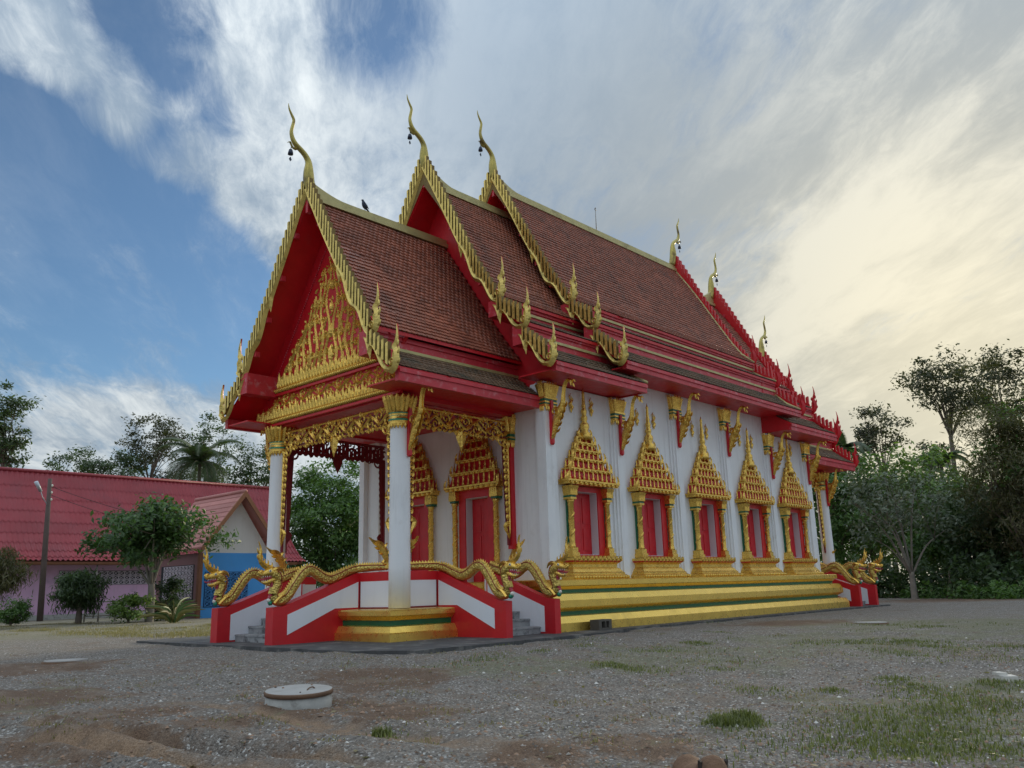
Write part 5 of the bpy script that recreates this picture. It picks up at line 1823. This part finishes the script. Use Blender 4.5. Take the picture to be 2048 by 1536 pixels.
for k in range(120):
    tuft.append((g_.uniform(-40, 520), g_.uniform(1246, 1275), g_.uniform(.6, 1.6), 120, g_.uniform(.08, .16)))
V, F = blades(tuft, 6)
link('dry_grass', np_mesh('dry_grass', V, F, 'grass_dry'), kind='stuff', label='sparse dry grass between the stones of the yard', category='grass')

p = gp(597, 1412)
well((p.x, p.y, p.z + .02))
p = gp(132, 1325)
flat_lid((p.x, p.y, p.z), .47, 'flat round manhole cover half buried in gravel before the pink hall')
p = gp(1740, 1247)
flat_lid((p.x, p.y, p.z - .015), .5, 'flat pale manhole cover on the gravel beside the long gold base')
hollow_block((6.05, -5.42, .006), .08)
p = gp(2012, 1362)
st = empty('broken_slab', None, p, .7, label='broken pale stone slab among weeds at the right edge of the yard', category='stone')
MB().prism([(-.16, -.1), (.1, -.13), (.17, .02), (.05, .12), (-.14, .08)], (0, 0, -.02), X_, Y_, Z_, .10).build('slab', 'stone_white', st)
MB().prism([(-.1, -.07), (.08, -.05), (.06, .07), (-.08, .06)], (.05, .06, .081), X_, Y_, Z_, .04).build('chip', 'stone_white', st)
dg = gdir(1366, 5.8)
d_ = (CAM - dg)
make_dog((dg.x, dg.y, dg.z + .01), math.atan2(d_.y, d_.x) + .22)

# ------------------------------------------------------------------ vegetation
def leaf_mesh(name, C, size, mat, g, out=None, flat=.5, droop=0, asp=.42):
    n = len(C)
    nr = g.normal(size=(n, 3))
    nr[:, 2] = np.abs(nr[:, 2]) + flat
    if out is not None:
        nr += out * .6
    nr /= np.linalg.norm(nr, axis=1)[:, None]
    t = g.normal(size=(n, 3))
    t[:, 2] -= droop
    t -= nr * np.sum(t * nr, 1)[:, None]
    t /= np.linalg.norm(t, axis=1)[:, None] + 1e-9
    s = np.cross(nr, t)
    L = (size * (.6 + .8 * g.random(n)))[:, None]
    w = L * asp
    V = np.stack([C - t * L * .5, C + s * w * .5 - t * L * .05, C + t * L * .5 - nr * L * .12, C - s * w * .5 - t * L * .05], 1).reshape(-1, 3)
    F = np.arange(4 * n).reshape(-1, 4)
    return np_mesh(name, V, F, mat)
def tree(name, pos, zc, rad, trunk_r, clumps, per, leaf, mat, bark, label, cat='tree', seed=0, rc=.9, fork=None, lean=(0, 0), flat=.5, droop=0, group=None, shell=.45, nb=9, low=-.9, asp=.42):
    g = np.random.default_rng(seed)
    rn = random.Random(seed)
    r = empty(name, None, pos, label=label, category=cat)
    if group: r['group'] = group
    rx, ry, rz = rad
    u = g.normal(size=(clumps, 3))
    u /= np.linalg.norm(u, axis=1)[:, None]
    u[:, 2] = np.clip(u[:, 2], low, 1)
    q = (shell + (1 - shell) * g.random(clumps)) * (.82 + .26 * g.random(clumps))
    cc = u * q[:, None] * np.array([rx, ry, rz]) + np.array([lean[0], lean[1], zc])
    cc[:, 2] = np.maximum(cc[:, 2], rc * .4)
    f = fork if fork is not None else max(zc - rz * .75, zc * .35)
    tk = MB()
    tw = [Vector((0, 0, -.3)), Vector((.03 * f + lean[0] * .1, .02 * f, f * .5)), Vector((lean[0] * .3, lean[1] * .3, f))]
    tk.tube(smooth_path([tuple(p) for p in tw], 4), sub([trunk_r * 1.25, trunk_r, trunk_r * .8], 4), 8, 0, up=(1, .1, 0))
    order = sorted(range(clumps), key=lambda k: rn.random())[:nb]
    top = tw[-1]
    for k in order:
        e = Vector(cc[k])
        d = e - top
        mid = top + d * .45 + Vector((0, 0, .12 * d.length))
        br = trunk_r * rn.uniform(.28, .5)
        tk.tube(smooth_path([tuple(top - Vector((0, 0, .2))), tuple(mid), tuple(e)], 4), sub([br, br * .6, br * .15], 4), 5, 0, up=(1, .2, .1))
        for _ in range(2):                 # twigs to neighbouring clumps
            e2 = Vector(cc[rn.randrange(clumps)])
            if (e2 - e).length < max(rx, rz) * .9:
                tk.tube([tuple(mid.lerp(e, .4)), tuple(mid.lerp(e2, .6) + Vector((0, 0, .1))), tuple(e2)], [br * .4, br * .25, br * .07], 4, 0, up=(1, .2, .1))
    tk.build('trunk', bark, r)
    per = int(per * 1.45)
    leaf = leaf * .82
    rc = rc * .78
    n = clumps * per
    idx = np.repeat(np.arange(clumps), per)
    dd = g.normal(size=(n, 3)) * np.array([1, 1, .55])
    dd = np.clip(dd, -1.7, 1.7)
    dd *= (rc * (.65 + .7 * g.random(clumps)[idx]) / 1.9)[:, None]
    C = cc[idx] + dd
    C[:, 2] = np.maximum(C[:, 2], .03)
    out = C - np.array([lean[0], lean[1], zc])
    out /= np.linalg.norm(out, axis=1)[:, None] + 1e-6
    link('crown', leaf_mesh('crown', C, leaf, mat, g, out, flat, droop, asp), r)
    return r
def palm(pos, h, fl, nfr, label, seed, mat='leaf_palm', group=None):
    g = np.random.default_rng(seed)
    r = empty('palm_tree', None, pos, label=label, category='palm')
    if group: r['group'] = group
    MB().tube(smooth_path([(0, 0, -.3), (.15, .1, h * .5), (.1, 0, h)], 4), sub([.26, .2, .16], 4), 8, 0, up=(1, .1, 0)).build('trunk', 'bark', r)
    for k in range(nfr):
        az = 2 * math.pi * k / nfr + g.random() * .5
        el = R(g.uniform(-15, 78))
        pts = []
        p = np.array([.1, 0, h])
        a = el
        seg = 12
        for i in range(seg + 1):
            pts.append(p.copy())
            p = p + fl / seg * np.array([math.cos(az) * math.cos(a), math.sin(az) * math.cos(a), math.sin(a)])
            a -= R(9 + 6 * i / seg) * (.7 + .5 * math.cos(el))
        V, F = [], []
        for i in range(1, seg + 1):
            t = pts[i] - pts[i - 1]
            t /= np.linalg.norm(t)
            sd = np.cross(t, [0, 0, 1.0])
            sd /= np.linalg.norm(sd) + 1e-6
            for s2 in (-1, 1):
                for q in range(4):
                    b0 = pts[i - 1] + (pts[i] - pts[i - 1]) * (q / 4)
                    L = fl * .24 * math.sin(math.pi * min(.97, (i + q / 4) / (seg + 1) * .85 + .15)) + .08
                    tip = b0 + (sd * s2 * .8 + t * .55) * L + np.array([0, 0, -.35 * L])
                    w = t * .045
                    n0 = len(V)
                    V += [b0 - w, b0 + w, (b0 + tip) / 2 + w + [0, 0, .04], tip]
                    F.append((n0, n0 + 1, n0 + 2, n0 + 3))
        f = link('frond', np_mesh('frond', np.array(V), np.array(F), mat), r)
        MB().tube([tuple(q) for q in pts], [.035 * (1 - .8 * i / seg) for i in range(seg + 1)], 4, 0, up=(0, 0, 1)).build('midrib', 'bark', f)
    return r
def mass(name, boxes, n, leaf, mat, label, seed):
    """low undergrowth, uncountable"""
    g = np.random.default_rng(seed)
    Cs = []
    for (u, dist, w, dep, h) in boxes:
        p = gdir(u, dist)
        k = int(n * w * h)
        a = Vector((p.x - CAM.x, p.y - CAM.y, 0)).normalized()
        s_ = Vector((a.y, -a.x, 0))
        lw, ld = (g.random(k) - .5) * w, (g.random(k) - .5) * dep
        zz = h * g.random(k) ** 1.2 * (.55 + .45 * np.sin(lw * 2.1 + u) ** 2)
        Cs.append(np.stack([p.x + s_.x * lw + a.x * ld, p.y + s_.y * lw + a.y * ld, zz + p.z], -1))
    link(name, leaf_mesh(name, np.concatenate(Cs), leaf, mat, g), kind='stuff', label=label, category='undergrowth')

# forest at the right
FG = 'trees of the forest behind the temple'
tree('forked_tree', gdir(1826, 55), 5.6, (4.1, 4.1, 2.8), .17, 38, 56, .36, 'leaf_grey', 'bark_pale', 'small low forked tree with greyish leaves standing at the edge of the yard', seed=21, rc=1.5, fork=1.5, nb=11, droop=.5)
fl = [
 (1675, 66, 6.0, (4.2, 4.2, 6.0), 'leaf_mid', 'broad green tree right behind the rear porch roof'),
 (1755, 70, 6.2, (4.6, 4.6, 5.6), 'leaf_dark', 'dark leafy tree between the rear porch and the small forked tree'),
 (1850, 66, 5.6, (4.6, 4.6, 5.2), 'leaf_light', 'bright green tree standing behind the small forked tree'),
 (1930, 64, 4.3, (4.4, 4.4, 4.2), 'leaf_mid', 'mid green tree below the gap of bright evening sky'),
 (2000, 60, 3.9, (3.8, 3.8, 3.9), 'leaf_dark', 'dark bushy tree in front of the brownish feathery tree'),
 (2130, 58, 5.5, (4.2, 4.2, 5.5), 'leaf_mid', 'green tree at the far right end of the forest'),
]
for k, (u, ds, zc, rad, mt, lb) in enumerate(fl):
    tree('forest_tree', gdir(u, ds), zc, rad, .22, 95, 75, .42, mt, 'bark', lb, seed=30 + k, rc=1.5, group=FG, shell=.3, low=-1, droop=.3)
tree('brown_feathery_tree', gdir(2062, 56), 7.2, (3.3, 3.3, 6.6), .2, 130, 85, .40, 'leaf_olive', 'bark', 'brownish feathery tree at the right edge of the picture', seed=41, rc=1.2, droop=1.0, asp=.18, shell=.3)
tree('tall_tree', gdir(1945, 84), 17.8, (3.6, 3.6, 3.7), .22, 54, 62, .42, 'leaf_sparse', 'bark', 'tallest slender tree with rounded crown above the forest', seed=42, rc=1.35, fork=13.2, nb=14)
tree('tall_tree', gdir(2060, 80), 16.4, (2.4, 2.4, 3.9), .2, 36, 60, .42, 'leaf_sparse', 'bark', 'tall open crowned tree at the extreme right over the brownish tree', seed=43, rc=1.25, fork=11, nb=10)
tree('tall_tree', gdir(1797, 88), 14.6, (2.6, 2.6, 2.9), .2, 30, 60, .42, 'leaf_sparse', 'bark', 'slender tree with airy rounded crown left of the tallest tree', seed=44, rc=1.2, fork=10.5, nb=12)
tree('tall_tree', gdir(1893, 88), 12.4, (2.6, 2.6, 1.9), .15, 16, 45, .42, 'leaf_sparse', 'bark', 'thin straggly tree just left of the tallest tree', seed=45, rc=1.0, fork=9.5, nb=8)
tree('tall_tree', gdir(1672, 92), 15.2, (1.9, 1.9, 2.1), .15, 16, 45, .42, 'leaf_dark', 'bark', 'small dark treetop peeping over the rear porch roof', seed=46, rc=1.0, fork=12, nb=8)
palm(gdir(1716, 78), 12.0, 3.6, 15, 'coconut palm rising behind the rear porch roof', 51)
palm(gdir(1915, 80), 10.4, 3.2, 13, 'small palm under the tallest tree', 53)
mass('undergrowth', [(u, ds, 7, 3, h) for u, ds, h in ((1670, 60, 3.0), (1730, 60, 2.6), (1790, 59, 2.2), (1850, 60, 2.5), (1915, 59, 2.8), (1975, 57, 2.6), (2040, 55, 2.6), (2110, 54, 2.4), (2190, 54, 2.6))], 75, .34, 'leaf_dark', 'dark undergrowth along the foot of the forest', 61)
mass('low_bushes', [(u, ds, 3.4, 1.2, 1.0) for u, ds in ((1905, 55), (1960, 53), (2010, 52), (2060, 51), (1860, 57))], 130, .26, 'leaf_mid', 'low green bushes at the edge of the yard before the forest', 62)
# a log pile of dry fronds
lg = empty('dry_fronds', None, gdir(1900, 55), .3, label='heap of dry brown fronds at the foot of the forest', category='debris')
g_ = random.Random(4)
for k in range(16):
    a = g_.uniform(.4, 2.7)
    MB().tube([(g_.uniform(-.5, .5), g_.uniform(-.3, .3), 0), (math.cos(a) * .7, 0, 1.0), (math.cos(a) * 1.5, 0, 1.5 * math.sin(a))], [.05, .04, .01], 4, 0, up=(0, 1, 0)).build('frond', 'bark', lg)

# big green tree seen through the porch
tree('green_tree', gdir(668, 80), 6.9, (5.6, 5.6, 6.9), .3, 190, 95, .46, 'leaf_mid', 'bark', 'big dense green tree seen through the open front porch', seed=71, rc=1.5, droop=.7, shell=.35, low=-1)
tree('green_tree', gdir(760, 88), 6.9, (5.6, 5.6, 6.5), .3, 60, 80, .46, 'leaf_dark', 'bark', 'dark tree half hidden behind the far porch wall', seed=72, rc=1.6, droop=.7, low=-1)
mass('undergrowth', [(620, 74, 8, 2, 2.6), (700, 74, 8, 2, 2.4), (560, 84, 9, 2, 2.8), (760, 80, 10, 2, 3), (500, 92, 10, 2, 3)], 60, .4, 'leaf_dark', 'dark undergrowth below the big green tree', 63)

# trees behind the pink hall
tree('round_crowned_tree', gdir(284, 98), 17.3, (3.7, 3.7, 3.4), .2, 46, 62, .40, 'leaf_sparse', 'bark', 'airy tree with round crown and bare forked trunk above the red roof', seed=81, rc=1.2, fork=13.2, nb=14)
tree('ragged_tree', gdir(408, 102), 16.6, (3.1, 3.1, 5.4), .2, 48, 55, .42, 'leaf_dark', 'bark', 'tall ragged tree behind the palm over the red roof', seed=82, rc=1.2, fork=10, nb=12)
palm(gdir(384, 92), 14.6, 5.6, 24, 'large coconut palm above the ridge of the red roof', 83)
tree('dark_tree', gdir(128, 98), 14.4, (2.6, 2.6, 2.9), .2, 34, 75, .40, 'leaf_dark', 'bark', 'dark bushy treetop over the red roof, left of the round crowned tree', seed=84, rc=1.3)
tree('dark_tree', gdir(214, 96), 13.6, (2.7, 2.7, 2.9), .2, 34, 75, .40, 'leaf_dark', 'bark', 'dark treetop below the round crowned tree', seed=85, rc=1.3)
tree('dark_tree', gdir(330, 100), 13.0, (3.0, 3.0, 2.4), .2, 24, 60, .40, 'leaf_sparse', 'bark', 'low leafy treetop between the round crowned tree and the palm', seed=88, rc=1.3)
tree('dark_tree', gdir(512, 92), 13.0, (3.0, 3.0, 4.0), .2, 50, 75, .40, 'leaf_dark', 'bark', 'dark green tree behind the left porch column', seed=86, rc=1.3)
tree('dark_tree', gdir(-22, 84), 15.8, (1.5, 1.5, 4.8), .2, 40, 75, .40, 'leaf_dark', 'bark', 'tall narrow dark tree at the left edge of the picture', seed=87, rc=1.1)

# planting before the pink hall
tree('umbrella_tree', gdir(303, 50.5), 4.5, (3.9, 3.9, 1.7), .2, 46, 150, .38, 'leaf_fig', 'bark_pale', 'umbrella shaped leafy tree standing before the pink hall', seed=91, rc=1.25, fork=2.0, nb=13, droop=.6, shell=.2)
tree('weeping_bush', gdir(163, 52.5), 1.75, (1.35, 1.35, 1.15), .16, 46, 90, .36, 'leaf_dark', 'bark', 'round drooping dark bush before the pink wall', 'bush', seed=92, rc=.7, droop=2.2, asp=.2, shell=.3)
tree('round_bush', gdir(30, 53), .7, (.85, .85, .7), .06, 30, 70, .18, 'leaf_mid', 'bark', 'small round clipped bush at the foot of the pink wall', 'bush', seed=93, rc=.45, shell=.4)
tree('willow_bush', gdir(-8, 48), 2.6, (1.15, 1.15, 1.7), .1, 30, 80, .4, 'leaf_olive', 'bark', 'feathery hanging shrub at the left edge of the picture', 'bush', seed=94, rc=.8, droop=3, asp=.14)
ag = empty('spiky_plant', None, gdir(352, 47), label='yellowish spiky plant between the umbrella tree and the annex', category='plant')
g_ = random.Random(12)
for k in range(34):
    a, L, e_ = g_.random() * 6.28, g_.uniform(.9, 1.7), g_.uniform(.5, 1.35)
    ca_, sa_ = math.cos(a), math.sin(a)
    pts = [(0, 0), (L * .45 * math.cos(e_), L * .5 * math.sin(e_)), (L * .8 * math.cos(e_ - .3), L * .75 * math.sin(e_ - .2)), (L * math.cos(e_ - .6) * 1.05, L * .85 * math.sin(e_ - .3))]
    MB().ribbon(smooth_path(pts, 2), sub([.06, .12, .10, .01], 2), (ca_ * .1, sa_ * .1, 0), (ca_, sa_, 0), Z_, (-sa_, ca_, 0), h=.02).build('leaf', 'leaf_yellow' if k % 3 else 'leaf_mid', ag)
tree('low_shrub', gdir(262, 50), .75, (1.2, 1.2, .75), .06, 26, 60, .22, 'leaf_light', 'bark', 'low pale green shrub behind the pipe rail', 'bush', seed=95, rc=.5)
tree('low_shrub', gdir(338, 52), 1.2, (.8, .8, 1.2), .06, 26, 60, .24, 'leaf_dark', 'bark', 'dark shrub beside the brown latticed wall', 'bush', seed=96, rc=.6)

# fallen leaves on the yard
g = np.random.default_rng(77)
k = 900
r_ = 4 * (26 / 4) ** g.random(k)
a_ = R(42.7) + (g.random(k) - .5) * R(74)
lx, ly = CAM.x + r_ * np.cos(a_), CAM.y + r_ * np.sin(a_)
ok = ~((lx > -2.3) & (ly > -6.6))
lx, ly = lx[ok], ly[ok]
link('fallen_leaves', leaf_mesh('fallen_leaves', np.stack([lx, ly, ground_h(lx, ly) + .022], -1), .075, 'grass_dry', g, None, 4, 0, .5), kind='stuff', label='dry fallen leaves scattered over the gravel', category='leaves')
